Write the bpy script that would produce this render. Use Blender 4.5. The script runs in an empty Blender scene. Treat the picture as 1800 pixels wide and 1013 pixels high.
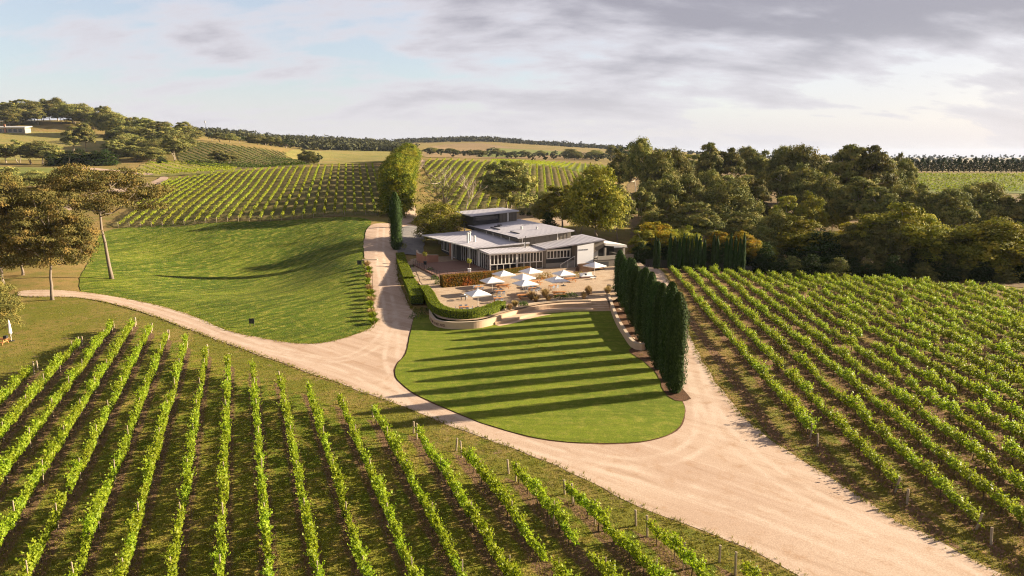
import bpy, bmesh, math, random
import numpy as np
from mathutils import Vector, Matrix
from mathutils.geometry import delaunay_2d_cdt

# ------------------------------------------------------------------ camera, sky, sun, exposure
scene = bpy.context.scene
COL = scene.collection
CAM_H, FPX = 24.0, 1200.0                 # camera height (m), focal length in photo pixels (1800 wide)
PITCH = math.atan(234.5 / FPX)
CP, SP = math.cos(PITCH), math.sin(PITCH)
cam_d = bpy.data.cameras.new('camera'); cam = bpy.data.objects.new('camera', cam_d); COL.objects.link(cam)
cam_d.sensor_width = 36; cam_d.lens = 24.0; cam_d.clip_start = 0.5; cam_d.clip_end = 40000
cam.location = (0, 0, CAM_H); cam.rotation_euler = (math.pi / 2 - PITCH, 0, 0)
scene.camera = cam

SUN_EL = math.radians(18.0)
SUN_AZ = math.atan2(0.955, 0.297)         # from +Y towards +X
SUN_DIR = Vector((math.sin(SUN_AZ) * math.cos(SUN_EL), math.cos(SUN_AZ) * math.cos(SUN_EL), math.sin(SUN_EL)))
sun_d = bpy.data.lights.new('sun', 'SUN'); sun = bpy.data.objects.new('sun', sun_d); COL.objects.link(sun)
sun_d.energy = 5.0; sun_d.angle = math.radians(0.55); sun_d.color = (1.0, 0.84, 0.63)
sun.rotation_euler = SUN_DIR.to_track_quat('Z', 'Y').to_euler(); sun.location = (200, 60, 150)

def build_world():
    w = bpy.data.worlds.new('World'); scene.world = w; w.use_nodes = True
    nt = w.node_tree; N = nt.nodes; L = nt.links; N.clear()
    out = N.new('ShaderNodeOutputWorld')
    sky = N.new('ShaderNodeTexSky'); sky.sky_type = 'NISHITA'; sky.sun_disc = False
    sky.sun_elevation = SUN_EL; sky.sun_rotation = SUN_AZ; sky.air_density = 1.0; sky.dust_density = 1.2; sky.ozone_density = 1.5
    bg1 = N.new('ShaderNodeBackground'); bg1.inputs[1].default_value = 0.055; L.new(sky.outputs[0], bg1.inputs[0])
    tc = N.new('ShaderNodeTexCoord')
    sep = N.new('ShaderNodeSeparateXYZ'); L.new(tc.outputs['Generated'], sep.inputs[0])
    def m(op, a, b=None, c=None):
        n = N.new('ShaderNodeMath'); n.operation = op
        for i, v in enumerate((a, b, c)):
            if v is None: continue
            if isinstance(v, (int, float)): n.inputs[i].default_value = v
            else: L.new(v, n.inputs[i])
        return n.outputs[0]
    den = m('ADD', m('MAXIMUM', sep.outputs[2], 0.0), 0.34)
    cx = m('DIVIDE', sep.outputs[0], den); cy = m('DIVIDE', sep.outputs[1], den)
    comb = N.new('ShaderNodeCombineXYZ'); L.new(cx, comb.inputs[0]); L.new(cy, comb.inputs[1])
    def noise(scale, detail, rough, dist, off, stretch=(1, 1, 1)):
        mp = N.new('ShaderNodeMapping'); mp.inputs['Location'].default_value = off; mp.inputs['Scale'].default_value = stretch
        L.new(comb.outputs[0], mp.inputs[0])
        n = N.new('ShaderNodeTexNoise'); n.inputs['Scale'].default_value = scale; n.inputs['Detail'].default_value = detail
        n.inputs['Roughness'].default_value = rough; n.inputs['Distortion'].default_value = dist
        L.new(mp.outputs[0], n.inputs['Vector']); return n.outputs[0]
    def ramp(f, a, b, lo=0.0, hi=1.0):
        n = N.new('ShaderNodeMapRange'); n.interpolation_type = 'SMOOTHSTEP'
        n.inputs[1].default_value = a; n.inputs[2].default_value = b; n.inputs[3].default_value = lo; n.inputs[4].default_value = hi
        L.new(f, n.inputs[0]); return n.outputs[0]
    # a bank of cloud high on the right, thin streets of cloud elsewhere
    n1 = noise(0.95, 8, 0.5, 0.25, (2.15, 3.4, 0), (0.85, 1, 1))
    n2 = noise(3.2, 7, 0.52, 0.25, (5.1, 1.2, 0), (0.8, 1.5, 1))
    n3 = noise(9.0, 5, 0.55, 0.2, (1.7, 8.3, 0), (0.7, 1.6, 1))
    cover = m('ADD', m('ADD', m('MULTIPLY', n1, 0.56), m('MULTIPLY', n2, 0.32)), m('MULTIPLY', n3, 0.12))
    high = ramp(sep.outputs[2], 0.11, 0.42)  # cloud thickened towards the zenith, added to lower the sky's fill light
    bank = m('ADD', cover, m('ADD', m('MULTIPLY', high, 0.20), m('MULTIPLY', ramp(cx, -0.6, 1.8), 0.06)))
    mask = ramp(bank, 0.40, 0.54)
    thick = ramp(bank, 0.49, 0.63)
    low = ramp(sep.outputs[2], 0.01, 0.17, 1.0, 0.0)
    mask2 = m('MAXIMUM', m('MAXIMUM', mask, ramp(cx, 0.0, 1.2, 0.42, 0.85)), m('MULTIPLY', low, 0.95))
    c1 = N.new('ShaderNodeMix'); c1.data_type = 'RGBA'
    c1.inputs[6].default_value = (0.73, 0.70, 0.75, 1); c1.inputs[7].default_value = (0.36, 0.335, 0.385, 1); L.new(m('MULTIPLY', thick, m('SUBTRACT', 1.0, m('MULTIPLY', low, 0.8))), c1.inputs[0])
    bg2 = N.new('ShaderNodeBackground'); L.new(c1.outputs[2], bg2.inputs[0]); bg2.inputs[1].default_value = 0.285
    mx = N.new('ShaderNodeMixShader'); L.new(m('MULTIPLY', mask2, 0.92), mx.inputs[0]); L.new(bg1.outputs[0], mx.inputs[1]); L.new(bg2.outputs[0], mx.inputs[2])
    L.new(mx.outputs[0], out.inputs[0])
build_world()
scene.view_settings.view_transform = 'Standard'; scene.view_settings.look = 'None'
scene.view_settings.gamma = 1.0; scene.view_settings.use_curve_mapping = False
scene.view_settings.exposure = 1.9
scene.cycles.use_denoising = True; scene.cycles.denoiser = 'OPENIMAGEDENOISE'; scene.cycles.denoising_prefilter = 'NONE'; scene.cycles.denoising_input_passes = 'RGB_ALBEDO_NORMAL'; scene.cycles.filter_width = 1.15
scene.cycles.max_bounces = 6; scene.cycles.diffuse_bounces = 3; scene.cycles.glossy_bounces = 2
scene.cycles.transmission_bounces = 3; scene.cycles.transparent_max_bounces = 4; scene.cycles.volume_bounces = 0
scene.cycles.sample_clamp_indirect = 6.0

# ------------------------------------------------------------------ pixel helpers (photo pixels, 1800 x 1013)
def ray(px, py):
    u = (px - 900) / FPX; v = (py - 506.5) / FPX
    return (u, CP - v * SP, -(SP + v * CP))
def gz(px, py, z=0.0):                    # where the ray meets the level z
    d = ray(px, py); t = (z - CAM_H) / d[2]; return (d[0] * t, d[1] * t)
def at(px, py, Y):                        # where the ray is Y metres ahead
    d = ray(px, py); t = Y / d[1]; return (d[0] * t, Y, CAM_H + d[2] * t)
def proj(X, Y, Z):
    dz = Z - CAM_H; d = Y * CP - dz * SP
    if d < 1: return (-9999, -9999)
    return (900 + FPX * X / d, 506.5 - FPX * (Y * SP + dz * CP) / d)

# ------------------------------------------------------------------ terrain heights
CTRL = []
for Y in (12, 25, 45, 65, 85, 100):
    for k in (-1.4, -.9, -.45, 0, .45, .9, 1.4): CTRL.append((k * Y, Y, 0.0))
for a in range(110, 270, 20): CTRL.append((40 * math.cos(math.radians(a - 90 + 0)) * -1, -40 * abs(math.sin(math.radians(a))), 0.0))
for p in [(195, 492, 131), (330, 490, 143), (420, 489, 147), (60, 500, 122), (520, 480, 148), (580, 472, 143), (632, 466, 139), (300, 440, 168), (500, 432, 172), (640, 430, 161), (100, 430, 165),
          (210, 402, 187), (400, 391, 190), (560, 383, 194), (660, 380, 195), (0, 400, 190), (-200, 420, 185),
          (300, 345, 235), (450, 335, 245), (600, 325, 252), (285, 322, 278), (400, 302, 300), (520, 293, 312), (655, 288, 325), (150, 345, 240), (0, 340, 245),
          (240, 312, 300), (300, 303, 352), (300, 287, 425), (400, 291, 430), (480, 296, 400), (20, 308, 300), (50, 291, 400), (150, 290, 400), (-200, 300, 330),
          (330, 286, 445), (500, 293, 452), (540, 283, 490), (340, 252, 570), (500, 268, 570),
          (0, 270, 490), (150, 278, 485), (0, 233, 640), (150, 240, 640), (60, 214, 730), (0, 214, 740), (170, 214, 760), (-250, 220, 700), (250, 245, 640), (330, 236, 800), (400, 243, 900),
          (520, 281, 560), (660, 281, 565), (520, 264, 760), (680, 267, 760), (600, 290, 420),
          (450, 247, 1500), (560, 245, 1600), (700, 252, 1800), (830, 247, 2000), (920, 254, 2200), (1010, 261, 2600), (1150, 264, 2600),
          (760, 271, 1000), (900, 266, 1350), (880, 281, 700), (1000, 277, 1000), (1060, 286, 620), (800, 278, 620),
          (790, 379, 215), (900, 376, 217), (1010, 373, 222), (760, 320, 282), (900, 318, 292), (748, 282, 345), (900, 289, 365), (1020, 303, 345), (1095, 300, 460), (1095, 320, 330),
          (870, 284, 490), (1090, 293, 540), (700, 386, 195), (725, 332, 262), (742, 289, 335), (1000, 388, 204), (1060, 400, 196),
          (1340, 363, 255), (1480, 389, 230), (1130, 462, 150), (1110, 420, 182), (1600, 341, 330), (1800, 341, 330), (2050, 345, 330), (1600, 306, 430), (1800, 306, 430), (2050, 308, 430), (1250, 330, 330), (1250, 300, 480)]:
    CTRL.append(at(*p))
for p in [(40, 128, .3), (70, 122, .2), (100, 118, .2), (140, 118, 0), (60, 160, -2), (100, 165, -3), (150, 165, -3), (60, 200, 0), (200, 200, -1), (30, 150, .6),
          (-4, 132, 1.0), (8, 150, 1.0), (-20, 150, 1.2), (10, 120, 1.0), (-8, 180, 2.6), (25, 150, .8), (-14, 112, .5), (-22, 128, .8), (-24, 150, 1.5),
          (420, 720, 3), (900, 900, -5), (1200, 2500, -14), (3000, 3000, -18), (0, 6000, 10), (3000, 9000, -20), (-3000, 9000, 30), (-2500, 2500, 80), (-5000, 1000, 40), (500, 4000, 40), (1500, 5000, -15),
          (0, -400, 0), (500, -300, 0), (-500, -300, 0), (0, -4000, 0), (5000, -1000, 0), (-900, 200, 20), (900, 200, 0), (7000, 7000, -25), (0, 12000, 0)]:
    CTRL.append(p)
CTRL = np.array(CTRL, float)
def _uv(x, y):
    return np.stack([1.6 * np.arctan2(x, y), np.log(np.hypot(x, y) + 8.0)], -1)
_CU = _uv(CTRL[:, 0], CTRL[:, 1])
def _phi(d): return np.sqrt(d * d + 0.0064)
_D = np.sqrt(((_CU[:, None] - _CU[None]) ** 2).sum(-1))
_Wt = np.linalg.solve(_phi(_D) + np.eye(len(_CU)) * -0.002, CTRL[:, 2])
def T_arr(x, y):
    x = np.asarray(x, float); y = np.asarray(y, float); sh = x.shape
    q = _uv(x.ravel(), y.ravel()); out = np.empty(len(q))
    for i in range(0, len(q), 4000):
        d = np.sqrt(((q[i:i + 4000, None] - _CU[None]) ** 2).sum(-1)); out[i:i + 4000] = _phi(d) @ _Wt
    X, Y = x.ravel(), y.ravel(); r = np.hypot(X, Y)
    # the fields, the drive and the lawn near the camera lie flat; the hills keep their shape
    f = np.clip((Y - 100) / 28, 0, 1); f = f * f * (3 - 2 * f)
    f = np.where(Y < 100, np.clip((r - 180) / 150, 0, 1), f)
    out *= f
    return out.reshape(sh)
def T(x, y): return float(T_arr(np.array([x]), np.array([y]))[0])
def hit(px, py, far=6000):                # first point of the terrain along the pixel's ray
    d = ray(px, py); ts = np.geomspace(15, far, 900)
    h = CAM_H + d[2] * ts - T_arr(d[0] * ts, d[1] * ts)
    k = np.where(h < 0)[0]
    if len(k) == 0: return (d[0] * far, d[1] * far)
    i = max(k[0], 1); a, b = ts[i - 1], ts[i]
    t = a + (b - a) * h[i - 1] / (h[i - 1] - h[i])
    return (d[0] * t, d[1] * t)

# ------------------------------------------------------------------ scene helpers
def new_obj(name, data, parent=None):
    o = bpy.data.objects.new(name, data); COL.objects.link(o)
    if parent is not None: o.parent = parent
    return o
def tag(o, label=None, cat=None, group=None, kind=None):
    if label: o['label'] = label
    if cat: o['category'] = cat
    if group: o['group'] = group
    if kind: o['kind'] = kind
    return o
def empty(name, loc=(0, 0, 0), rz=0.0):
    o = new_obj(name, None); o.location = loc; o.rotation_euler = (0, 0, rz); o.empty_display_size = .2
    return o
def copy_tree(o, parent=None):
    kids = list(o.children); c = o.copy(); COL.objects.link(c); c.parent = parent
    for k in kids: copy_tree(k, c)
    return c
ORD = ['zeroth', 'first', 'second', 'third', 'fourth', 'fifth', 'sixth', 'seventh', 'eighth', 'ninth', 'tenth', 'eleventh', 'twelfth', 'thirteenth', 'fourteenth', 'fifteenth', 'sixteenth', 'seventeenth', 'eighteenth', 'nineteenth']
TENS = {20: 'twenti', 30: 'thirti', 40: 'forti', 50: 'fifti', 60: 'sixti', 70: 'seventi'}
def ordinal(n):
    if n < 20: return ORD[n]
    t = TENS[n // 10 * 10]
    return t + 'eth' if n % 10 == 0 else t[:-1] + 'y-' + ORD[n % 10]

class MB:                                  # collects shapes, then becomes one mesh object
    def __init__(s): s.v = []; s.f = []; s.m = []; s.smooth = False
    def add(s, vs, fs, mat=0):
        n = len(s.v); s.v += [tuple(v) for v in vs]; s.f += [tuple(i + n for i in f) for f in fs]; s.m += [mat] * len(fs); return s
    def box(s, x0, x1, y0, y1, z0, z1, mat=0):
        return s.hexa([(x0, y0, z0), (x1, y0, z0), (x1, y1, z0), (x0, y1, z0)], [(x0, y0, z1), (x1, y0, z1), (x1, y1, z1), (x0, y1, z1)], mat)
    def hexa(s, lo, hi, mat=0):
        return s.add(list(lo) + list(hi), [(3, 2, 1, 0), (4, 5, 6, 7), (0, 1, 5, 4), (1, 2, 6, 5), (2, 3, 7, 6), (3, 0, 4, 7)], mat)
    def slab(s, top, th, mat=0):           # a sloping plate under four top corners
        return s.hexa([(x, y, z - th) for x, y, z in top], top, mat)
    def tube(s, pts, rad, seg=6, mat=0, cap=True):
        pts = [Vector(p) for p in pts]; n0 = len(s.v); R = rad if isinstance(rad, (list, tuple)) else [rad] * len(pts)
        ref = Vector((0.31, 0.95, 0.12))
        for i, p in enumerate(pts):
            t = (pts[min(i + 1, len(pts) - 1)] - pts[max(i - 1, 0)])
            t = t.normalized() if t.length > 1e-6 else Vector((0, 0, 1))
            a = t.cross(ref); a = a.normalized() if a.length > 1e-3 else t.orthogonal().normalized(); b = t.cross(a)
            for k in range(seg):
                q = 2 * math.pi * k / seg; s.v.append(tuple(p + (a * math.cos(q) + b * math.sin(q)) * R[i]))
        for i in range(len(pts) - 1):
            for k in range(seg):
                A = n0 + i * seg + k; B = n0 + i * seg + (k + 1) % seg
                s.f.append((A, B, B + seg, A + seg)); s.m.append(mat)
        if cap:
            s.f.append(tuple(n0 + k for k in range(seg))[::-1]); s.m.append(mat)
            e = n0 + (len(pts) - 1) * seg; s.f.append(tuple(e + k for k in range(seg))); s.m.append(mat)
        return s
    def lathe(s, prof, seg=10, c=(0, 0, 0), mat=0):
        n0 = len(s.v)
        for r, z in prof:
            for k in range(seg):
                q = 2 * math.pi * k / seg; s.v.append((c[0] + r * math.cos(q), c[1] + r * math.sin(q), c[2] + z))
        for i in range(len(prof) - 1):
            for k in range(seg):
                A = n0 + i * seg + k; B = n0 + i * seg + (k + 1) % seg
                s.f.append((A, B, B + seg, A + seg)); s.m.append(mat)
        s.f.append(tuple(n0 + k for k in range(seg))[::-1]); s.m.append(mat)
        e = n0 + (len(prof) - 1) * seg; s.f.append(tuple(e + k for k in range(seg))); s.m.append(mat)
        return s
    def mesh(s, name, mats):
        me = bpy.data.meshes.new(name); me.from_pydata(s.v, [], s.f)
        for m in (mats if isinstance(mats, (list, tuple)) else [mats]): me.materials.append(m)
        me.polygons.foreach_set('material_index', s.m)
        if s.smooth: me.polygons.foreach_set('use_smooth', [True] * len(s.f))
        me.update(); return me
    def build(s, name, mats, parent=None): return new_obj(name, s.mesh(name, mats), parent)

def text_mesh(name, body, size, mat, parent, loc, rot, sx=1.0):
    cu = bpy.data.curves.new(name, 'FONT'); cu.body = body; cu.size = size; cu.extrude = .012; cu.space_character = 1.06
    tmp = bpy.data.objects.new('tmp', cu); me = bpy.data.meshes.new_from_object(tmp); bpy.data.objects.remove(tmp); bpy.data.curves.remove(cu)
    me.materials.clear(); me.materials.append(mat)
    o = new_obj(name, me, parent); o.location = loc; o.rotation_euler = rot; o.scale = (sx, 1, 1); return o
RNG = np.random.default_rng(7)
def leaf_arrays(c, nrm, size, rng, aspect=0.55, jit=0.6, along=None):
    n = len(c); nn = nrm + rng.normal(0, jit, (n, 3)); nn /= np.linalg.norm(nn, axis=1)[:, None] + 1e-9
    r = rng.normal(0, 1, (n, 3)) if along is None else along + rng.normal(0, .35, (n, 3))
    t = r - (r * nn).sum(1)[:, None] * nn; t /= np.linalg.norm(t, axis=1)[:, None] + 1e-9
    b = np.cross(nn, t); s = np.broadcast_to(size, (n,))[:, None] * rng.uniform(.7, 1.25, (n, 1)) * .5
    k = aspect
    # a folded leaf spray: two faces meeting at a shallow ridge
    return np.stack([c + t * s, c + b * s * k - nn * s * .12, c - t * s, c - b * s * k - nn * s * .12], 1)
def mesh_from_quads(name, quads, mats, extra=None):
    q = np.concatenate(quads) if isinstance(quads, list) else quads
    n = len(q); me = bpy.data.meshes.new(name)
    V = q.reshape(-1, 3); ev, ef, em = (extra.v, extra.f, extra.m) if extra else ([], [], [])
    nl = 4 * n + sum(len(f) for f in ef)
    me.vertices.add(len(V) + len(ev)); me.loops.add(nl); me.polygons.add(n + len(ef))
    co = np.concatenate([V, np.array(ev, float).reshape(-1, 3)]) if ev else V
    me.vertices.foreach_set('co', co.astype(np.float32).ravel())
    idx = np.concatenate([np.arange(4 * n), np.array([i + 4 * n for f in ef for i in f], int)]) if ef else np.arange(4 * n)
    me.loops.foreach_set('vertex_index', idx.astype(np.int32))
    tot = np.concatenate([np.full(n, 4), np.array([len(f) for f in ef], int)]) if ef else np.full(n, 4)
    me.polygons.foreach_set('loop_start', np.concatenate([[0], np.cumsum(tot)[:-1]]).astype(np.int32))
    for m in mats: me.materials.append(m)
    if ef: me.polygons.foreach_set('material_index', np.concatenate([np.zeros(n, int), np.array([m + 1 for m in em], int)]).astype(np.int32))
    me.update(calc_edges=True); return me

# ------------------------------------------------------------------ materials
def mat_base(name):
    m = bpy.data.materials.new(name); m.use_nodes = True; nt = m.node_tree
    for n in list(nt.nodes): nt.nodes.remove(n)
    out = nt.nodes.new('ShaderNodeOutputMaterial'); return m, nt, nt.nodes, nt.links, out
def mixc(N, L, f, a, b, mode='MIX'):
    x = N.new('ShaderNodeMix'); x.data_type = 'RGBA'; x.blend_type = mode
    for i, v in ((0, f), (6, a), (7, b)):
        if isinstance(v, (int, float)): x.inputs[i].default_value = v
        elif isinstance(v, tuple): x.inputs[i].default_value = v if len(v) == 4 else (*v, 1)
        else: L.new(v, x.inputs[i])
    return x.outputs[2]
def noise_n(N, L, vec, scale, detail=4, rough=.55, dist=0.0):
    n = N.new('ShaderNodeTexNoise'); n.inputs['Scale'].default_value = scale; n.inputs['Detail'].default_value = detail
    n.inputs['Roughness'].default_value = rough; n.inputs['Distortion'].default_value = dist
    L.new(vec, n.inputs['Vector']); return n.outputs[0]
def rmp(N, L, f, a, b, lo=0.0, hi=1.0):
    n = N.new('ShaderNodeMapRange'); n.interpolation_type = 'SMOOTHSTEP'
    for i, v in ((1, a), (2, b), (3, lo), (4, hi)): n.inputs[i].default_value = v
    L.new(f, n.inputs[0]); return n.outputs[0]
def rotated(N, L, vec, ang, sc=(1, 1, 1)):
    mp = N.new('ShaderNodeMapping'); mp.vector_type = 'TEXTURE'; mp.inputs['Rotation'].default_value = (0, 0, ang)
    mp.inputs['Scale'].default_value = tuple(1 / s for s in sc); L.new(vec, mp.inputs[0]); return mp.outputs[0]
def position(N): return N.new('ShaderNodeNewGeometry').outputs['Position']
def finish(nt, N, L, out, col, rough=.9, spec=.2, bump=None, bstr=.5, bdist=.05):
    p = N.new('ShaderNodeBsdfPrincipled'); p.inputs['Roughness'].default_value = rough; p.inputs['Specular IOR Level'].default_value = spec
    if isinstance(col, tuple): p.inputs['Base Color'].default_value = (*col, 1)
    else: L.new(col, p.inputs['Base Color'])
    if bump is not None:
        b = N.new('ShaderNodeBump'); b.inputs['Strength'].default_value = bstr; b.inputs['Distance'].default_value = bdist
        L.new(bump, b.inputs['Height']); L.new(b.outputs[0], p.inputs['Normal'])
    L.new(p.outputs[0], out.inputs[0]); return p
def leaf_mat(name, a, b, c=None, trans=.35, tint=.25, spec=.06, rough=.75):
    m, nt, N, L, out = mat_base(name)
    geo = N.new('ShaderNodeNewGeometry'); oi = N.new('ShaderNodeObjectInfo')
    col = mixc(N, L, geo.outputs['Random Per Island'], a, b)
    pos = N.new('ShaderNodeTexCoord').outputs['Object']
    nz = noise_n(N, L, pos, .45, 2)
    if c is not None: col = mixc(N, L, rmp(N, L, nz, .45, .7), col, c)
    hsv = N.new('ShaderNodeHueSaturation'); L.new(col, hsv.inputs['Color'])
    mr = N.new('ShaderNodeMapRange'); mr.inputs[3].default_value = 1 - tint; mr.inputs[4].default_value = 1 + tint; L.new(oi.outputs['Random'], mr.inputs[0]); L.new(mr.outputs[0], hsv.inputs['Value'])
    mh = N.new('ShaderNodeMapRange'); mh.inputs[3].default_value = .488; mh.inputs[4].default_value = .512; L.new(oi.outputs['Random'], mh.inputs[0]); L.new(mh.outputs[0], hsv.inputs['Hue'])
    d = N.new('ShaderNodeBsdfPrincipled'); d.inputs['Roughness'].default_value = rough; d.inputs['Specular IOR Level'].default_value = spec; L.new(hsv.outputs[0], d.inputs['Base Color'])
    t = N.new('ShaderNodeBsdfTranslucent'); L.new(mixc(N, L, .5, hsv.outputs[0], (.5, .55, .1), 'SOFT_LIGHT'), t.inputs[0])
    x = N.new('ShaderNodeMixShader'); x.inputs[0].default_value = trans; L.new(d.outputs[0], x.inputs[1]); L.new(t.outputs[0], x.inputs[2]); L.new(x.outputs[0], out.inputs[0])
    return m
def plain(name, col, rough=.7, spec=.3, var=.12, scale=3.0, bump=0.0, metal=0.0):
    m, nt, N, L, out = mat_base(name)
    pos = N.new('ShaderNodeTexCoord').outputs['Object']
    n = noise_n(N, L, pos, scale, 5, .6)
    c = mixc(N, L, n, tuple(v * (1 - var) for v in col), tuple(min(1, v * (1 + var)) for v in col))
    p = finish(nt, N, L, out, c, rough, spec, n if bump else None, bump, .02); p.inputs['Metallic'].default_value = metal
    return m
def ground_mat(name, a, b, c, big=.05, mid=.6, fine=7.0, bare=None, bare_lo=.6, bare_hi=.75, bump=.5, bdist=.08, streak=None, streak_amt=.5, rows=None, rough=.95):
    """three-colour patchy ground; streak = (angle, across, along) mowing lines; rows = (angle, spacing, offset, colour) bare strips under vines"""
    m, nt, N, L, out = mat_base(name); pos = position(N)
    nb = noise_n(N, L, pos, big, 4, .6, .4); nm = noise_n(N, L, pos, mid, 5, .65); nf = noise_n(N, L, pos, fine, 4, .7)
    col = mixc(N, L, rmp(N, L, nb, .40, .60), a, b)
    col = mixc(N, L, rmp(N, L, nm, .45, .66), col, c)
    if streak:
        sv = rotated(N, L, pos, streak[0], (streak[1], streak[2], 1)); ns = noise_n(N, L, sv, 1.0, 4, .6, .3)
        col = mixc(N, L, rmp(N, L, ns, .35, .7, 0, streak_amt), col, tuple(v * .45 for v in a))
    if bare is not None: col = mixc(N, L, rmp(N, L, noise_n(N, L, pos, mid * .6, 6, .7), bare_lo, bare_hi), col, bare)
    if rows:
        n0, n1, sp, off, rc = rows; sx = N.new('ShaderNodeSeparateXYZ'); L.new(pos, sx.inputs[0])
        def mm(op, x, y=0.0):
            q = N.new('ShaderNodeMath'); q.operation = op
            for i, v in ((0, x), (1, y)):
                if isinstance(v, (int, float)): q.inputs[i].default_value = v
                else: L.new(v, q.inputs[i])
            return q.outputs[0]
        w = mm('MULTIPLY', mm('SUBTRACT', nm, .5), .9)
        u = mm('DIVIDE', mm('ADD', mm('SUBTRACT', mm('ADD', mm('MULTIPLY', sx.outputs[0], n0), mm('MULTIPLY', sx.outputs[1], n1)), off), w), sp)
        dist = mm('MULTIPLY', mm('ABSOLUTE', mm('SUBTRACT', mm('FRACT', u), .5), 0), 2.0)   # 1 on the row, 0 between
        col = mixc(N, L, rmp(N, L, dist, .42, .72), col, rc)
    col = mixc(N, L, rmp(N, L, nf, .3, .75), mixc(N, L, 1.0, col, (.62, .62, .62), 'MULTIPLY'), mixc(N, L, 1.0, col, (1.25, 1.22, 1.15), 'MULTIPLY'))
    finish(nt, N, L, out, col, rough, .1, nf, bump, bdist); return m

ROW_A = math.atan2(.93, -.368)            # direction of the vine rows in the foreground
M = {}
M['dry'] = ground_mat('dry_grass', (.28, .19, .07), (.21, .165, .05), (.17, .155, .035), .03, .25, 5, bare=(.32, .22, .11))
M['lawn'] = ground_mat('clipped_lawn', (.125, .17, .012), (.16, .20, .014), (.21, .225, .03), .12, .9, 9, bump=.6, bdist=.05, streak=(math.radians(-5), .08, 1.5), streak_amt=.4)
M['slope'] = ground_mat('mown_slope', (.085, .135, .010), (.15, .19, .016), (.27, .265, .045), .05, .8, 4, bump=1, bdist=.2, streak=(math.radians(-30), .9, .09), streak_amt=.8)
M['vfloor'] = ground_mat('vineyard_floor', (.11, .145, .012), (.18, .185, .02), (.26, .20, .05), .08, .7, 5, bump=1, bdist=.16, bare=(.24, .15, .07), bare_lo=.56, bare_hi=.72, rows=(.93, .368, 2.52, 0.0, (.17, .105, .058)))
M['verge'] = ground_mat('verge_grass', (.15, .145, .02), (.22, .17, .045), (.12, .135, .015), .12, 1.0, 7, bare=(.24, .17, .085), bare_lo=.56, bare_hi=.7, bump=.9, bdist=.12)
M['rfloor'] = ground_mat('right_vineyard_floor', (.22, .155, .04), (.15, .155, .02), (.27, .17, .07), .06, .6, 5, bump=1, bdist=.16, bare=(.26, .15, .075), bare_lo=.54, bare_hi=.7, rows=(.9968, -.0802, 2.84, 1.3, (.19, .11, .06)))
M['hfloor'] = ground_mat('hill_vineyard_floor', (.17, .135, .05), (.12, .12, .03), (.2, .15, .07), .03, .4, 3, bump=.5, bdist=.1)
M['gold'] = ground_mat('golden_paddock', (.31, .24, .08), (.25, .22, .065), (.20, .20, .055), .01, .06, .8, bump=.3, bdist=.3)
M['green'] = ground_mat('green_paddock', (.13, .17, .03), (.17, .19, .04), (.20, .19, .06), .012, .08, .9, bump=.3, bdist=.3)
M['ochre'] = ground_mat('ochre_paddock', (.24, .165, .08), (.29, .2, .1), (.2, .15, .07), .01, .05, .6, bump=.3, bdist=.3)
M['litter'] = ground_mat('leaf_litter', (.17, .115, .06), (.22, .15, .07), (.12, .10, .04), .05, .4, 4, bump=.8, bdist=.15)
M['mulch'] = ground_mat('bark_mulch', (.12, .065, .035), (.16, .09, .05), (.09, .05, .03), .3, 2.0, 9, bump=1, bdist=.08)

def road_mat():
    m, nt, N, L, out = mat_base('gravel_road'); pos = position(N)
    nb = noise_n(N, L, pos, .06, 4, .6, .5); nm = noise_n(N, L, pos, .55, 6, .7, .3); nf = noise_n(N, L, pos, 9, 4, .75)
    col = mixc(N, L, rmp(N, L, nb, .35, .65), (.42, .305, .225), (.47, .355, .265))
    col = mixc(N, L, rmp(N, L, nm, .5, .75), col, (.36, .23, .14))
    tr = rotated(N, L, pos, math.radians(-41), (.05, .9, 1)); nt_ = noise_n(N, L, tr, 1.0, 5, .65, .5)
    col = mixc(N, L, rmp(N, L, nt_, .48, .66, 0, .6), col, (.52, .41, .32))
    col = mixc(N, L, rmp(N, L, nt_, .46, .32, 0, .55), col, (.33, .225, .15))
    ta = N.new('ShaderNodeAttribute'); ta.attribute_name = 'track'; tm = N.new('ShaderNodeMath'); tm.operation = 'MULTIPLY'; L.new(ta.outputs['Fac'], tm.inputs[0]); L.new(rmp(N, L, noise_n(N, L, pos, .3, 4, .6), .35, .6, .15, .85), tm.inputs[1])
    col = mixc(N, L, tm.outputs[0], col, (.53, .425, .335))
    v = N.new('ShaderNodeTexVoronoi'); v.inputs['Scale'].default_value = 14; L.new(pos, v.inputs['Vector'])
    col = mixc(N, L, rmp(N, L, nf, .3, .75), mixc(N, L, 1.0, col, (.8, .78, .76), 'MULTIPLY'), mixc(N, L, 1.0, col, (1.1, 1.1, 1.1), 'MULTIPLY'))
    finish(nt, N, L, out, col, .95, .1, nf, .5, .03); return m
M['road'] = road_mat()
M['paving'] = ground_mat('terrace_gravel', (.40, .30, .205), (.45, .35, .25), (.36, .26, .175), .15, .8, 9, bump=.3, bdist=.02)
M['asphalt'] = ground_mat('grey_seal', (.20, .19, .185), (.24, .225, .21), (.17, .165, .165), .12, .8, 9, bump=.3, bdist=.02)

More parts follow.
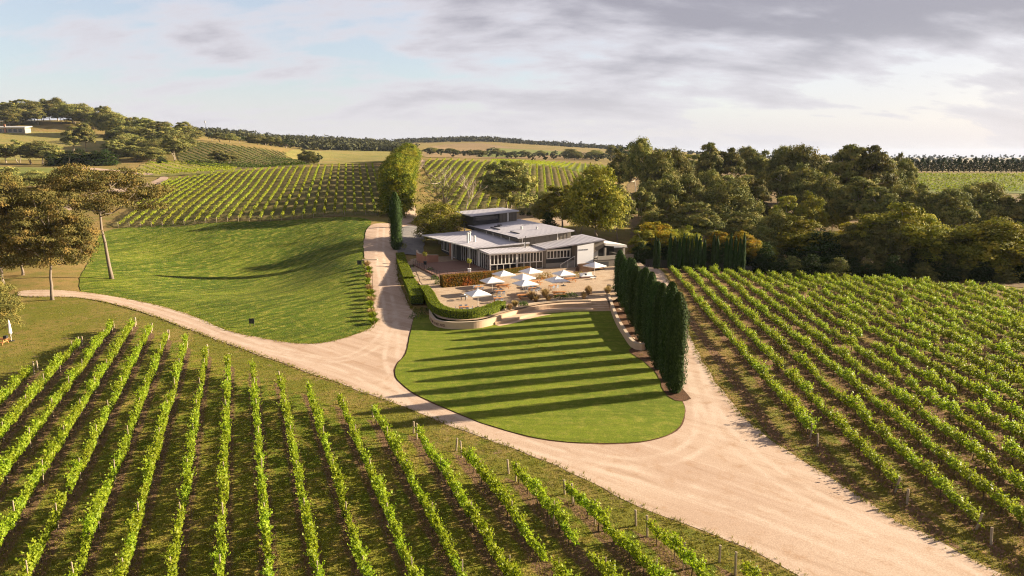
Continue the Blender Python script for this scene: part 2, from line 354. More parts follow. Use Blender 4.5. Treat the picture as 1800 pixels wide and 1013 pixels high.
M['vine'] = leaf_mat('vine_leaf', (.12, .185, .010), (.32, .39, .02), (.42, .46, .04), .45, .15, .2, .5)
M['vine_r'] = leaf_mat('right_vine_leaf', (.11, .17, .010), (.31, .36, .025), (.46, .47, .08), .42, .18, .22, .5)
M['vine_h'] = leaf_mat('hill_vine_leaf', (.18, .22, .018), (.30, .33, .03), (.34, .34, .06), .42, .10)
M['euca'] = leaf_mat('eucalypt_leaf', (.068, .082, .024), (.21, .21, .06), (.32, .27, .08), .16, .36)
M['euca_y'] = leaf_mat('sunlit_tint_eucalypt_leaf', (.11, .13, .02), (.29, .28, .04), (.36, .30, .04), .16, .25)  # brighter yellow copy of the eucalypt leaf, sunlit look put into the colour
M['bronze'] = leaf_mat('bronze_eucalypt_leaf', (.07, .072, .02), (.18, .16, .042), (.25, .175, .045), .14, .15)
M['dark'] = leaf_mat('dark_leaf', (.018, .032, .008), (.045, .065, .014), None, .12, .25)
M['farwood'] = leaf_mat('distant_wood_leaf', (.035, .038, .018), (.085, .08, .032), None, .1, .1)
M['cyp'] = leaf_mat('cypress_leaf', (.022, .042, .010), (.05, .08, .018), None, .12, .15)
M['autumn'] = leaf_mat('autumn_leaf', (.14, .13, .02), (.32, .25, .03), (.42, .23, .025), .35, .2)  # some autumn orange, plus the yellow of sunlit tops put into the colour
M['row_conifer'] = leaf_mat('row_conifer_leaf', (.05, .085, .010), (.18, .20, .02), (.30, .27, .02), .25, .15)
M['hedge'] = leaf_mat('box_hedge_leaf', (.12, .165, .012), (.24, .28, .025), None, .3, .1)
M['redhedge'] = leaf_mat('red_tip_hedge_leaf', (.11, .11, .018), (.34, .18, .03), (.44, .16, .035), .28, .1)
M['tuft'] = leaf_mat('feather_grass_blade', (.28, .19, .09), (.42, .30, .16), None, .3, .1)
M['shrub'] = leaf_mat('shrub_leaf', (.04, .07, .014), (.11, .14, .03), None, .25, .25)
M['bark'] = plain('grey_bark', (.30, .245, .19), .9, .1, .35, 2.0, .5)
M['palebark'] = plain('pale_gum_bark', (.50, .43, .35), .85, .15, .3, 1.5, .4)
M['bark2'] = plain('dark_grey_bark', (.19, .15, .115), .9, .1, .35, 2.0, .5)  # darker grey-brown bark of the left eucalypts
M['darkbark'] = plain('brown_bark', (.13, .09, .06), .9, .1, .35, 3.0, .5)
M['deadwood'] = plain('bleached_wood', (.52, .43, .34), .85, .1, .25, 2.0, .4)
M['vinewood'] = plain('vine_wood', (.10, .07, .045), .95, .1, .3, 9, .4)
M['post'] = plain('weathered_post', (.34, .27, .19), .9, .1, .3, 6, .3)
M['rust'] = plain('rusty_post', (.17, .09, .05), .9, .1, .3, 6, .3)
M['roofmetal'] = plain('grey_roof_metal', (.47, .45, .475), .55, .35, .12, .6)
M['cladding'] = plain('taupe_cladding', (.17, .145, .115), .75, .2, .12, 1.5, .1)
M['charcoal'] = plain('charcoal_cladding', (.055, .052, .05), .7, .2, .15, 1.5)
M['cream'] = plain('cream_frame', (.80, .76, .70), .55, .3, .06, 2)
M['whitewall'] = plain('white_panel', (.80, .80, .80), .6, .3, .03, 1)
M['concrete'] = plain('grey_render', (.30, .27, .23), .85, .2, .15, 1.0, .1)
M['rammed'] = plain('sandy_render', (.52, .37, .25), .9, .15, .22, .8, .3)
M['terracotta'] = plain('terracotta_render', (.40, .20, .13), .9, .15, .15, .8, .2)
M['deck'] = plain('deck_timber', (.20, .11, .075), .75, .25, .25, 3)
M['steel'] = plain('dark_steel', (.03, .03, .03), .5, .4, .1, 4)
M['flue'] = plain('galvanised_flue', (.5, .49, .47), .4, .5, .1, 4)
M['canvas'] = plain('white_canvas', (.80, .775, .75), .85, .15, .03, 3)
M['timber'] = plain('orange_timber', (.46, .21, .075), .6, .3, .2, 5)
M['chair'] = plain('pale_blue_chair', (.42, .50, .58), .45, .4, .05, 5)
M['tiletop'] = plain('dark_tile', (.10, .09, .085), .7, .3, .2, 5)
M['letters'] = plain('brown_lettering', (.11, .05, .035), .7, .2, .1, 5)
M['letters2'] = plain('grey_lettering', (.16, .17, .18), .7, .2, .1, 5)
M['stone'] = plain('sandstone_block', (.45, .36, .26), .9, .15, .2, 3, .3)
def glass_mat():
    m, nt, N, L, out = mat_base('dark_window_glass')
    finish(nt, N, L, out, (.018, .017, .02), .06, .6); return m
M['glass'] = glass_mat()

# ------------------------------------------------------------------ ground sheet and everything laid on it
def terrain():
    az = np.concatenate([np.radians(np.arange(-180, -62, 6.0)), np.radians(np.arange(-62, 62, .45)), np.radians(np.arange(62, 180, 6.0))])
    r = np.concatenate([[0.01, 5], np.geomspace(10, 13000, 330)])
    R, A = np.meshgrid(r, az, indexing='ij'); X = R * np.sin(A); Y = R * np.cos(A)
    Z = T_arr(X, Y)
    nr, na = X.shape; V = np.stack([X, Y, Z], -1).reshape(-1, 3)
    i = np.arange(nr - 1)[:, None] * na; j = np.arange(na)[None]; j2 = (j + 1) % na
    F = np.stack([i + j, i + j2, i + na + j2, i + na + j], -1).reshape(-1, 4)[:, ::-1]
    me = bpy.data.meshes.new('ground'); me.from_pydata(V.tolist(), [], F.tolist()); me.materials.append(M['dry'])
    me.polygons.foreach_set('use_smooth', [True] * len(F))
    return tag(new_obj('ground', me), 'dry grassy ground rolling out to the hills', None, None, 'structure')
terrain()

def inside(P, poly):
    x, y = P[:, 0], P[:, 1]; c = np.zeros(len(P), bool); n = len(poly)
    for i in range(n):
        x0, y0 = poly[i]; x1, y1 = poly[(i + 1) % n]
        k = ((y0 > y) != (y1 > y)); xx = (x1 - x0) * (y - y0) / (y1 - y0 + 1e-12) + x0
        c ^= k & (x < xx)
    return c
def smooth_poly(poly, step=1.0, wob=0.0, rng=None, corner=False):
    P = np.array(poly, float); out = []; n = len(P)
    for i in range(n):
        p0, p1, p2, p3 = P[i - 1], P[i], P[(i + 1) % n], P[(i + 2) % n]
        k = max(1, int(np.linalg.norm(p2 - p1) / step))
        for t in np.arange(k) / k:
            if corner: out.append(p1 + (p2 - p1) * t)
            else:
                q = .5 * ((2 * p1) + (p2 - p0) * t + (2 * p0 - 5 * p1 + 4 * p2 - p3) * t * t + (3 * p1 - p0 - 3 * p2 + p3) * t ** 3)
                lo, hi = np.minimum(p1, p2) - .1 * abs(p2 - p1) - .3, np.maximum(p1, p2) + .1 * abs(p2 - p1) + .3
                out.append(np.clip(q, lo, hi))
    out = np.array(out)
    if wob:
        g = (rng or RNG).normal(0, wob, out.shape); g = .6 * g + .4 * np.roll(g, 1, 0); out = out + g
    return out
def sheet(name, poly, mat, level=1, step=1.0, wob=.08, label=None, kind='structure', rise=0.0, corner=False, flat=None, res=1.0, tracks=None):
    P = smooth_poly(poly, step, wob, corner=corner)
    x0, y0 = P.min(0); x1, y1 = P.max(0)
    # interior points follow the polar grid of the ground
    rmin = max(8, np.hypot(P[:, 0], P[:, 1]).min()); rmax = np.hypot(P[:, 0], P[:, 1]).max()
    az = np.arctan2(P[:, 0], P[:, 1]); r = np.geomspace(10, 13000, 330)[::int(max(1, round(res)))]; r = r[(r > rmin * .97) & (r < rmax * 1.03)]
    a = np.radians(np.arange(-62, 62, .45 * res)); a = a[(a > az.min() - .01) & (a < az.max() + .01)]
    R, A = np.meshgrid(r, a); G = np.stack([R.ravel() * np.sin(A.ravel()), R.ravel() * np.cos(A.ravel())], 1)
    G = G[inside(G, P)] if len(G) else G
    if tracks:
        E_ = []
        for tr in tracks:
            q = np.array(tr); d = np.gradient(q, axis=0); d /= np.linalg.norm(d, axis=1)[:, None] + 1e-9; nn = np.stack([-d[:, 1], d[:, 0]], 1)
            for o_ in (-.42, -.14, .14, .42): E_.append(q + nn * o_)
        E_ = np.concatenate(E_); E_ = E_[inside(E_, P)]; G = np.concatenate([G, E_])
    n = len(P); allp = [Vector(p) for p in P] + [Vector(p) for p in G]
    vs, es, fs, *_ = delaunay_2d_cdt(allp, [(i, (i + 1) % n) for i in range(n)], [], 1, 1e-4)
    XY = np.array([(v.x, v.y) for v in vs])
    rr = np.hypot(XY[:, 0], XY[:, 1])
    Z = (T_arr(XY[:, 0], XY[:, 1]) if flat is None else np.full(len(XY), flat)) + level * (.008 + .00045 * rr * np.clip((rr - 60) / 100, .05, 1)) + rise
    V = [(x, y, z) for (x, y), z in zip(XY, Z)]
    F = []
    for f in fs:
        a_, b_, c_ = (XY[k] for k in f[:3])
        F.append(tuple(f) if np.cross(b_ - a_, c_ - a_) > 0 else tuple(f[::-1]))
    mb = MB(); mb.add(V, F); mb.smooth = True
    o = mb.build(name, mat); tag(o, label, None, None, kind)
    if tracks:
        D = np.full(len(XY), 9.0)
        for tr in tracks:
            q = np.array(tr); a_, b_ = q[:-1], q[1:]; ab = b_ - a_; l2 = (ab ** 2).sum(1) + 1e-9
            for k in range(0, len(XY), 2000):
                w = XY[k:k + 2000, None] - a_[None]; u = np.clip((w * ab[None]).sum(-1) / l2, 0, 1); D[k:k + 2000] = np.minimum(D[k:k + 2000], np.linalg.norm(w - u[..., None] * ab[None], axis=-1).min(1))
        at_ = o.data.attributes.new('track', 'FLOAT', 'POINT'); at_.data.foreach_set('value', np.clip(1.35 - D / .33, 0, 1).astype(np.float32))
    return o
def H(pts): return [hit(*p) for p in pts]
def G0(pts, z=0.0): return [gz(p[0], p[1], z) for p in pts]

def curve_open(pts, step=.5):
    P = np.array(pts, float); out = []
    for i in range(len(P) - 1):
        p0, p1, p2, p3 = P[max(i - 1, 0)], P[i], P[i + 1], P[min(i + 2, len(P) - 1)]
        k = max(1, int(np.linalg.norm(p2 - p1) / step))
        for t in np.arange(k) / k: out.append(.5 * ((2 * p1) + (p2 - p0) * t + (2 * p0 - 5 * p1 + 4 * p2 - p3) * t * t + (3 * p1 - p0 - 3 * p2 + p3) * t ** 3))
    out.append(P[-1]); return [tuple(p) for p in out]

DRIVE_L = [(655, 572), (651, 540), (646, 500), (640, 450), (641, 420), (652, 397)]
slope_px = [(140, 506), (165, 440), (185, 408), (260, 398), (400, 391), (560, 384), (640, 384)] + DRIVE_L[::-1] + [(630, 588), (580, 602), (530, 606), (470, 598), (400, 582), (330, 554), (270, 537), (200, 523)]
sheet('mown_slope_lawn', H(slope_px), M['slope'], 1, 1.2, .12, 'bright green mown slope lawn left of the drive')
road_px = [(40, 512), (120, 512), (200, 522), (270, 536), (330, 553), (400, 581), (470, 597), (530, 605), (580, 601), (630, 586)] + DRIVE_L + \
          [(690, 394), (715, 394), (740, 405), (738, 440), (700, 452), (700, 490), (716, 530), (730, 552), (760, 575), (900, 600), (1085, 640), (1140, 600), (1110, 560), (1098, 530), (1092, 505), (1090, 470), (1105, 462), (1130, 464), (1160, 474), (1178, 500), (1196, 545), (1213, 590), (1238, 642), (1290, 712), (1340, 762), (1400, 803), (1480, 852), (1560, 906), (1650, 952), (1800, 1030), (1900, 1090),
           (1560, 1085), (1400, 1010), (1300, 960), (1200, 922), (1100, 880), (1000, 830), (920, 796), (850, 770), (760, 736), (690, 708), (600, 676), (500, 640), (400, 605), (320, 575), (250, 549), (180, 531), (120, 523), (40, 522)]
TRACKS = []
for t in [[(40, 517), (200, 526), (330, 562), (470, 615), (600, 645), (720, 705), (850, 758), (1000, 805), (1150, 845), (1300, 890), (1480, 960), (1650, 1030)], [(670, 402), (668, 450), (676, 500), (686, 550), (690, 600), (690, 640), (735, 708), (850, 752)], [(668, 450), (676, 500), (684, 550), (672, 595), (600, 632), (500, 618), (380, 585)], [(1150, 476), (1183, 540), (1205, 600), (1222, 660), (1240, 740), (1215, 790), (1120, 815), (1000, 795)], [(1205, 600), (1226, 660), (1260, 740), (1330, 810), (1440, 880), (1600, 960), (1720, 1025)]]:
    c = [Vector(p) for p in curve_open(H(t), .8)]
    for sgn in (-.78, .78):
        TRACKS.append([tuple(c[i] + Vector((-(d := (c[min(i + 1, len(c) - 1)] - c[max(i - 1, 0)]).normalized()).y, d.x)) * sgn) for i in range(len(c))])
sheet('gravel_road', H(road_px), M['road'], 2, 1.0, .10, tracks=TRACKS, label= 'pale pinkish gravel road winding between the vineyards and lawns')
lawn_px = [(733, 556), (722, 585), (714, 622), (699, 640), (694, 655), (700, 669), (730, 693), (790, 721), (850, 745), (930, 768), (1000, 778), (1080, 780), (1140, 775), (1180, 762), (1198, 745), (1203, 722), (1196, 702), (1172, 670), (1152, 645), (1137, 622), (1112, 600), (1085, 565), (1072, 545), (960, 549), (890, 566), (840, 570), (775, 560)]
lawn_w = G0(lawn_px)
sheet('garden_edging', [tuple(np.array(p) + .16 * (np.array(p) - np.array((3.5, 84.))) / np.linalg.norm(np.array(p) - np.array((3.5, 84.)))) for p in lawn_w], M['mulch'], 3, .8, .04, 'narrow brown soil edge around the clipped lawn')
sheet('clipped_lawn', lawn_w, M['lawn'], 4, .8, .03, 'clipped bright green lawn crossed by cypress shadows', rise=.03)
fore_px = [(-260, 760), (0, 690), (75, 650), (140, 612), (190, 585), (240, 575), (275, 590), (345, 618), (425, 652), (470, 668), (530, 692), (590, 716), (650, 738), (730, 772), (815, 806), (905, 846), (1005, 884), (1130, 940), (1290, 1010), (1400, 1080), (1300, 1180), (-300, 1180)]
FORE = G0(fore_px)
verge_px = [(-300, 560), (0, 540), (60, 527), (120, 524), (180, 533), (250, 552), (320, 578), (400, 608), (500, 643), (600, 679), (690, 711), (760, 739), (850, 773), (920, 799), (1000, 833), (1100, 883), (1200, 925), (1300, 963), (1400, 1013), (1560, 1090), (1400, 1180), (-400, 1180)]
sheet('foreground_verge', G0(verge_px), M['verge'], 1, 1.2, .1, 'rough grass verge along the near side of the road')
sheet('foreground_vineyard_floor', FORE, M['vfloor'], 2, 1.2, .12, 'grassy soil under the foreground vine rows')
right_px = [(1166, 486), (1200, 478), (1375, 482), (1560, 494), (1800, 517), (2100, 545), (2300, 900), (2050, 1060), (1800, 975), (1700, 925), (1590, 874), (1473, 818), (1340, 690), (1240, 575)]
RIGHT = G0(right_px)
sheet('right_vineyard_floor', G0([(1160, 478), (1200, 470), (1375, 474), (1560, 486), (1800, 509), (2150, 540), (2350, 900), (2100, 1120), (1800, 1020), (1650, 947), (1560, 902), (1480, 848), (1400, 799), (1340, 758), (1290, 708), (1238, 640), (1213, 588), (1196, 543), (1178, 500)]), M['rfloor'], 1, 1.2, .12, 'brown and green ground under the right hand vineyard')
hill_px = [(205, 400), (400, 390), (560, 382), (662, 379), (668, 330), (660, 292), (520, 296), (400, 304), (300, 318), (285, 326), (240, 365)]
HILL = H(hill_px); sheet('hill_vineyard_floor', HILL, M['hfloor'], 1, 2.5, .3, 'brown earth between the vines on the left hill')
back_px = [(795, 372), (860, 368), (900, 371), (1010, 372), (1060, 360), (1075, 335), (1022, 306), (960, 294), (880, 287), (752, 283), (745, 295), (765, 330)]
BACK = H(back_px); sheet('back_vineyard_floor', BACK, M['hfloor'], 1, 2.5, .3, 'earth between the vines behind the building')
far_strip = H([(862, 287), (960, 293), (1030, 305), (1092, 309), (1100, 296), (1000, 287), (880, 282)])
sheet('far_strip_floor', far_strip, M['green'], 1, 4, .5, 'distant strip of vineyard ground on the ridge')
sheet('golden_field', H([(505, 288), (570, 290), (660, 286), (700, 282), (690, 268), (600, 264), (515, 264)]), M['gold'], 1, 6, .6, 'golden dry field beyond the left hill', res=2)
patch = H([(332, 292), (420, 297), (530, 294), (545, 284), (500, 270), (430, 260), (340, 252), (310, 262)])
sheet('hill_patch_floor', patch, M['hfloor'], 1, 5, .5, 'distant vineyard slope on the left', res=2)
net = H([(238, 308), (330, 308), (420, 303), (400, 291), (330, 286), (262, 286)])
sheet('pale_patch_floor', net, M['gold'], 1, 5, .5, 'pale patch of ground left of the hill vineyard', res=2)
sheet('left_meadow', H([(-200, 330), (0, 322), (120, 318), (235, 318), (240, 300), (120, 296), (0, 294), (-200, 292)]), M['green'], 1, 5, .5, 'green meadow at the far left', res=2)
sheet('left_golden_slope', H([(-250, 284), (0, 282), (200, 276), (230, 256), (180, 240), (60, 232), (-250, 236)]), M['gold'], 1, 6, .8, 'golden grass slope below the distant house', res=2)
sheet('far_green_field', H([(1580, 341), (1800, 341), (2100, 345), (2100, 308), (1800, 306), (1590, 306)]), M['green'], 1, 5, .5, 'bright green field beyond the wood', res=2)
sheet('left_track', H([(285, 312), (296, 314), (290, 322), (262, 332), (215, 342), (150, 356), (120, 372), (100, 372), (118, 352), (170, 340), (225, 330), (268, 320)]), M['road'], 2, 2.5, .2, 'pale track curving behind the left trees')
sheet('left_track_far', H([(150, 296), (200, 300), (262, 306), (262, 309), (200, 304), (150, 299)]), M['road'], 2, 4, .2, 'thin pale track beyond the bronze tree', res=2)
sheet('hill_path', H([(694, 390), (730, 388), (726, 350), (716, 330), (722, 312), (742, 296), (748, 284), (742, 282), (728, 296), (708, 314), (702, 332), (706, 352)]), M['road'], 2, 2.0, .2, 'dusty path climbing beside the conifers')
sheet('car_park', H([(905, 396), (1000, 398), (985, 384), (930, 378), (890, 376), (830, 372), (815, 378)]), M['paving'], 2, 2.0, .2, 'pale gravel yard behind the building')
for nm, px, mt, lb in [('far_ochre_field', [(745, 276), (900, 279), (1040, 281), (1050, 270), (930, 263), (830, 252), (760, 258)], 'ochre', 'ochre hillside beneath the wooded ridge'),
                       ('far_green_patch', [(838, 276), (940, 275), (1010, 270), (930, 264), (860, 263)], 'green', 'green paddock on the ochre hillside')]:
    sheet(nm, H(px), M[mt], 1 if mt == 'ochre' else 2, 15, 2, lb, res=2)

# ------------------------------------------------------------------ vines
def vine_quads(rng, n, length, width, z0, z1, size, bush=False, shoots=10):
    x = rng.uniform(-.5, .5, n) * length
    if bush: x = rng.normal(0, .24, n) * length
    a = rng.uniform(0, 2 * math.pi, n); q = np.sqrt(rng.uniform(.25, 1, n))
    y = np.cos(a) * q * width * .5; z = (z0 + z1) / 2 + np.sin(a) * q * (z1 - z0) * .5
    if bush:
        k = np.clip(1 - (np.abs(x) / (length * .62)) ** 2, .25, 1); z = z0 + (z - z0) * k; y *= k
    z += .10 * np.sin(x * 5 + rng.uniform(0, 6)); c = np.stack([x, y, z], 1)
    nr = np.stack([np.zeros(n), np.cos(a), np.sin(a) + .25], 1)
    out = [leaf_arrays(c, nr, size, rng, .85, .7)]
    for _ in range(shoots):                # young canes standing out of the canopy
        bx = rng.uniform(-.5, .5) * length * (.8 if bush else 1); d = np.array([rng.normal(0, .3), rng.normal(0, .6), 1.0]); d /= np.linalg.norm(d); l = rng.uniform(.25, .62)
        m = 6; t = np.linspace(0, 1, m)[:, None] * l
        c = np.array([bx, rng.normal(0, width * .2), z1 - .2]) + d * t + rng.normal(0, .03, (m, 3))
        out.append(leaf_arrays(c, np.tile(d, (m, 1)) * .3 + rng.normal(0, .6, (m, 3)), size * .9, rng, .8, .8))
    return np.concatenate(out)
_r = np.random.default_rng(11)
VINE_F = [mesh_from_quads('vine_leaves', vine_quads(_r, 330, 2.0, .40 + .22 * _r.random(), .7, 1.32 + .3 * _r.random(), .18, False, 30), [M['vine']]) for _ in range(9)]
VINE_R = [mesh_from_quads('bush_vine_leaves', vine_quads(_r, 380, 2.2, .95, .70, 1.36 + .2 * _r.random(), .18, True, 16), [M['vine_r']]) for _ in range(9)]
def trunk_mesh(rng, h, r, mat):
    mb = MB(); p = [(0, 0, -.05)]
    for k in range(1, 4): p.append((rng.normal(0, .03), rng.normal(0, .03), h * k / 3))
    mb.tube(p, [r * 1.3, r, r * .85, r * .8], 5)
    for s in (-1, 1): mb.tube([p[-1], (s * .35, rng.normal(0, .04), h + .08), (s * .8, 0, h + .1)], [r * .7, r * .5, r * .3], 4)
    return mb.mesh('vine_trunk', mat)
TRUNKS = [trunk_mesh(_r, .85, .045, M['vinewood']) for _ in range(3)]
def post_mesh(h, r, mat):
    return MB().lathe([(r, -.3), (r, h - .02), (r * .8, h)], 7).mesh('post', mat)
POST_END = post_mesh(1.45, .075, M['post']); POST_LINE = post_mesh(1.85, .04, M['post']); POST_RUST = post_mesh(1.8, .035, M['rust']); POST_STRAINER = post_mesh(1.15, .08, M['post'])
def clip_line(poly, p, d):
    """the stretches of the line p + t d that lie inside the polygon"""
    ts = []; n = len(poly)
    for i in range(n):
        a = poly[i]; b = poly[(i + 1) % n]; e = (b[0] - a[0], b[1] - a[1]); den = d[0] * e[1] - d[1] * e[0]
        if abs(den) < 1e-9: continue
        w = (a[0] - p[0], a[1] - p[1]); t = (w[0] * e[1] - w[1] * e[0]) / den; s = (w[0] * d[1] - w[1] * d[0]) / den
        if 0 <= s < 1: ts.append(t)
    ts.sort(); return [(ts[i], ts[i + 1]) for i in range(0, len(ts) - 1, 2)]
def in_view(x, y, z=0.0, m=70):
    q = proj(x, y, z); return -m < q[0] < 1800 + m and q[1] < 1013 + 60
def lines(poly, d, spacing, phase=0.0):
    n = (d[1], -d[0]); ks = [p[0] * n[0] + p[1] * n[1] for p in poly]
    k = math.ceil((min(ks) - phase) / spacing) * spacing + phase; out = []
    while k < max(ks):
        p = (n[0] * k, n[1] * k)
        for t0, t1 in clip_line(poly, p, d):
            if t1 - t0 > 3: out.append((p, t0, t1))
        k += spacing
    return out
def near_vineyard(poly, d, spacing, phase, meshes, step, where, group, rng, gaps, post, post_every, near_first, order_from):
    L_ = []
    for p, t0, t1 in lines(poly, d, spacing, phase):
        ts = np.arange(t0 + .8, t1 - .3, step)
        vis = [t for t in ts if in_view(p[0] + d[0] * t, p[1] + d[1] * t, 1.0)]
        if len(vis) >= 2: L_.append((p, t0, t1, vis))
    ang = math.atan2(d[1], d[0])
    for i, (p, t0, t1, vis) in enumerate(L_):
        s = (p[0] + d[0] * vis[0], p[1] + d[1] * vis[0]); root = empty('vine_trellis', (s[0], s[1], T(*s)), ang)
        tag(root, f'leafy green vine row {where}, {ordinal(i + 1)} from {order_from}', 'vine row', group)
        for t in vis:
            if rng.random() < gaps: continue
            w = (p[0] + d[0] * t, p[1] + d[1] * t)
            o = new_obj('vine', meshes[rng.integers(len(meshes))], root); o.location = (t - vis[0] + rng.normal(0, .08), rng.normal(0, .05), T(*w) - root.location.z)
            k = 1 if rng.random() < .5 else -1; o.rotation_euler = (0, 0, 0 if k > 0 else math.pi); v = (1.0 if near_first is False else 1.07) * rng.uniform(.74, 1.1) + .10 * math.sin(t * .55 + i * 2.2); o.scale = (rng.uniform(.92, 1.1), v, v * rng.uniform(.94, 1.06))
            b = new_obj('trunk', TRUNKS[rng.integers(3)], o)
        ends = [(t1 - .1, POST_END)] if not near_first else [(t0 + .1, POST_END)]
        ends += [(t1 + 1.3, POST_STRAINER)] if not near_first else [(t0 - 1.6, POST_STRAINER)]
        for t in np.arange(t0 + post_every, t1 - 2, post_every): ends.append((t + rng.normal(0, .2), post))
        for t, me in ends:
            w = (p[0] + d[0] * t, p[1] + d[1] * t)
            if in_view(*w, 1.0, 20):
                o = new_obj('post', me, root); o.location = (t - vis[0], rng.normal(0, .03), T(*w) - root.location.z)
                o.rotation_euler = (rng.normal(0, .03), rng.normal(0, .04) + (.10 if me is POST_END and not near_first else (-.22 if me is POST_END else 0)), 0)
    return len(L_)
_r = np.random.default_rng(3)
dF = (-.368 / 1.0002, .93 / 1.0002)
near_vineyard(FORE, dF, 2.52, .0, VINE_F, 1.75, 'in the foreground vineyard', 'foreground vine rows', _r, .02, POST_LINE, 6.8, False, 'the left')
vr = math.radians(4.6); dR = (math.sin(vr), math.cos(vr))
near_vineyard(RIGHT, dR, 2.84, 1.3, VINE_R, 1.85, 'in the vineyard beside the cypresses', 'vine rows right of the cypresses', _r, .05, POST_RUST, 7.2, True, 'the cypresses')

def far_vineyard(poly, d, spacing, where, group, rng, order_from, size=.42, per_m=16, w=.7, h=(.55, 1.55), mat='vine_h', post=True, cat='vine row', phase=.3):
    L_ = [l for l in lines(poly, d, spacing, phase) if in_view(l[0][0] + d[0] * (l[1] + l[2]) / 2, l[0][1] + d[1] * (l[1] + l[2]) / 2, 5, 200)]
    ang = math.atan2(d[1], d[0])
    for i, (p, t0, t1) in enumerate(L_):
        n = int((t1 - t0) * per_m); t = rng.uniform(t0, t1, n); X = p[0] + d[0] * t; Y = p[1] + d[1] * t; Z = T_arr(X, Y)
        s = (p[0] + d[0] * t0, p[1] + d[1] * t0); z0 = T(*s)
        root = empty('vine_trellis', (s[0], s[1], z0), ang)
        tag(root, f'{where}, {ordinal(i + 1)} from {order_from}', cat, group)
        a = rng.uniform(-.3, math.pi + .3, n); q = rng.uniform(.6, 1, n)
        vig = .85 + .3 * np.sin(t * .9 + i) * rng.uniform(.2, 1)
        c = np.stack([t - t0, np.cos(a) * q * w * .5, Z - z0 + h[0] + (h[1] - h[0]) * (.35 + .65 * np.sin(a) * q) * vig], 1)
        nr = np.stack([np.zeros(n), np.cos(a), np.sin(a) + .2], 1)
        o = new_obj('canopy', mesh_from_quads('row_canopy', leaf_arrays(c, nr, size, rng, .8, .5), [M[mat]]), root)
        if post:
            q = new_obj('post', POST_END, root); q.location = (-.4, 0, 0)
_r = np.random.default_rng(5)
far_vineyard(HILL, (math.sin(math.radians(-13)), math.cos(math.radians(-13))), 2.9, 'green vine row on the left hillside vineyard', 'vine rows on the left hillside', _r, 'the left', .42, 18)
far_vineyard(BACK, (math.sin(math.radians(2.0)), math.cos(math.radians(2.0))), 3.3, 'green vine row on the slope behind the building', 'vine rows behind the building', _r, 'the path', .5, 14, .9)
far_vineyard(far_strip, (math.sin(math.radians(6)), math.cos(math.radians(6))), 4.2, 'thin vine row in the distant ridge strip', 'vine rows on the distant ridge', _r, 'the left', .7, 6, 1.0, post=False)
far_vineyard(patch, (math.sin(math.radians(-38)), math.cos(math.radians(-38))), 4.4, 'thin vine row on the distant left slope', 'vine rows on the distant left slope', _r, 'the left', .8, 5, 1.0, post=False, mat='shrub')
far_vineyard(net, (math.sin(math.radians(-37)), math.cos(math.radians(-37))), 5.5, 'pale green vine row beside the left track', 'vine rows beside the left track', _r, 'the left', .7, 4, .8, post=False)
far_vineyard(H([(1582, 339), (1800, 339), (2000, 343), (2000, 310), (1800, 308), (1592, 308)]), (math.sin(math.radians(70)), math.cos(math.radians(70))), 4.0, 'green vine row in the field beyond the wood', 'vine rows beyond the wood', _r, 'the wood', .8, 4, 1.1, post=False)

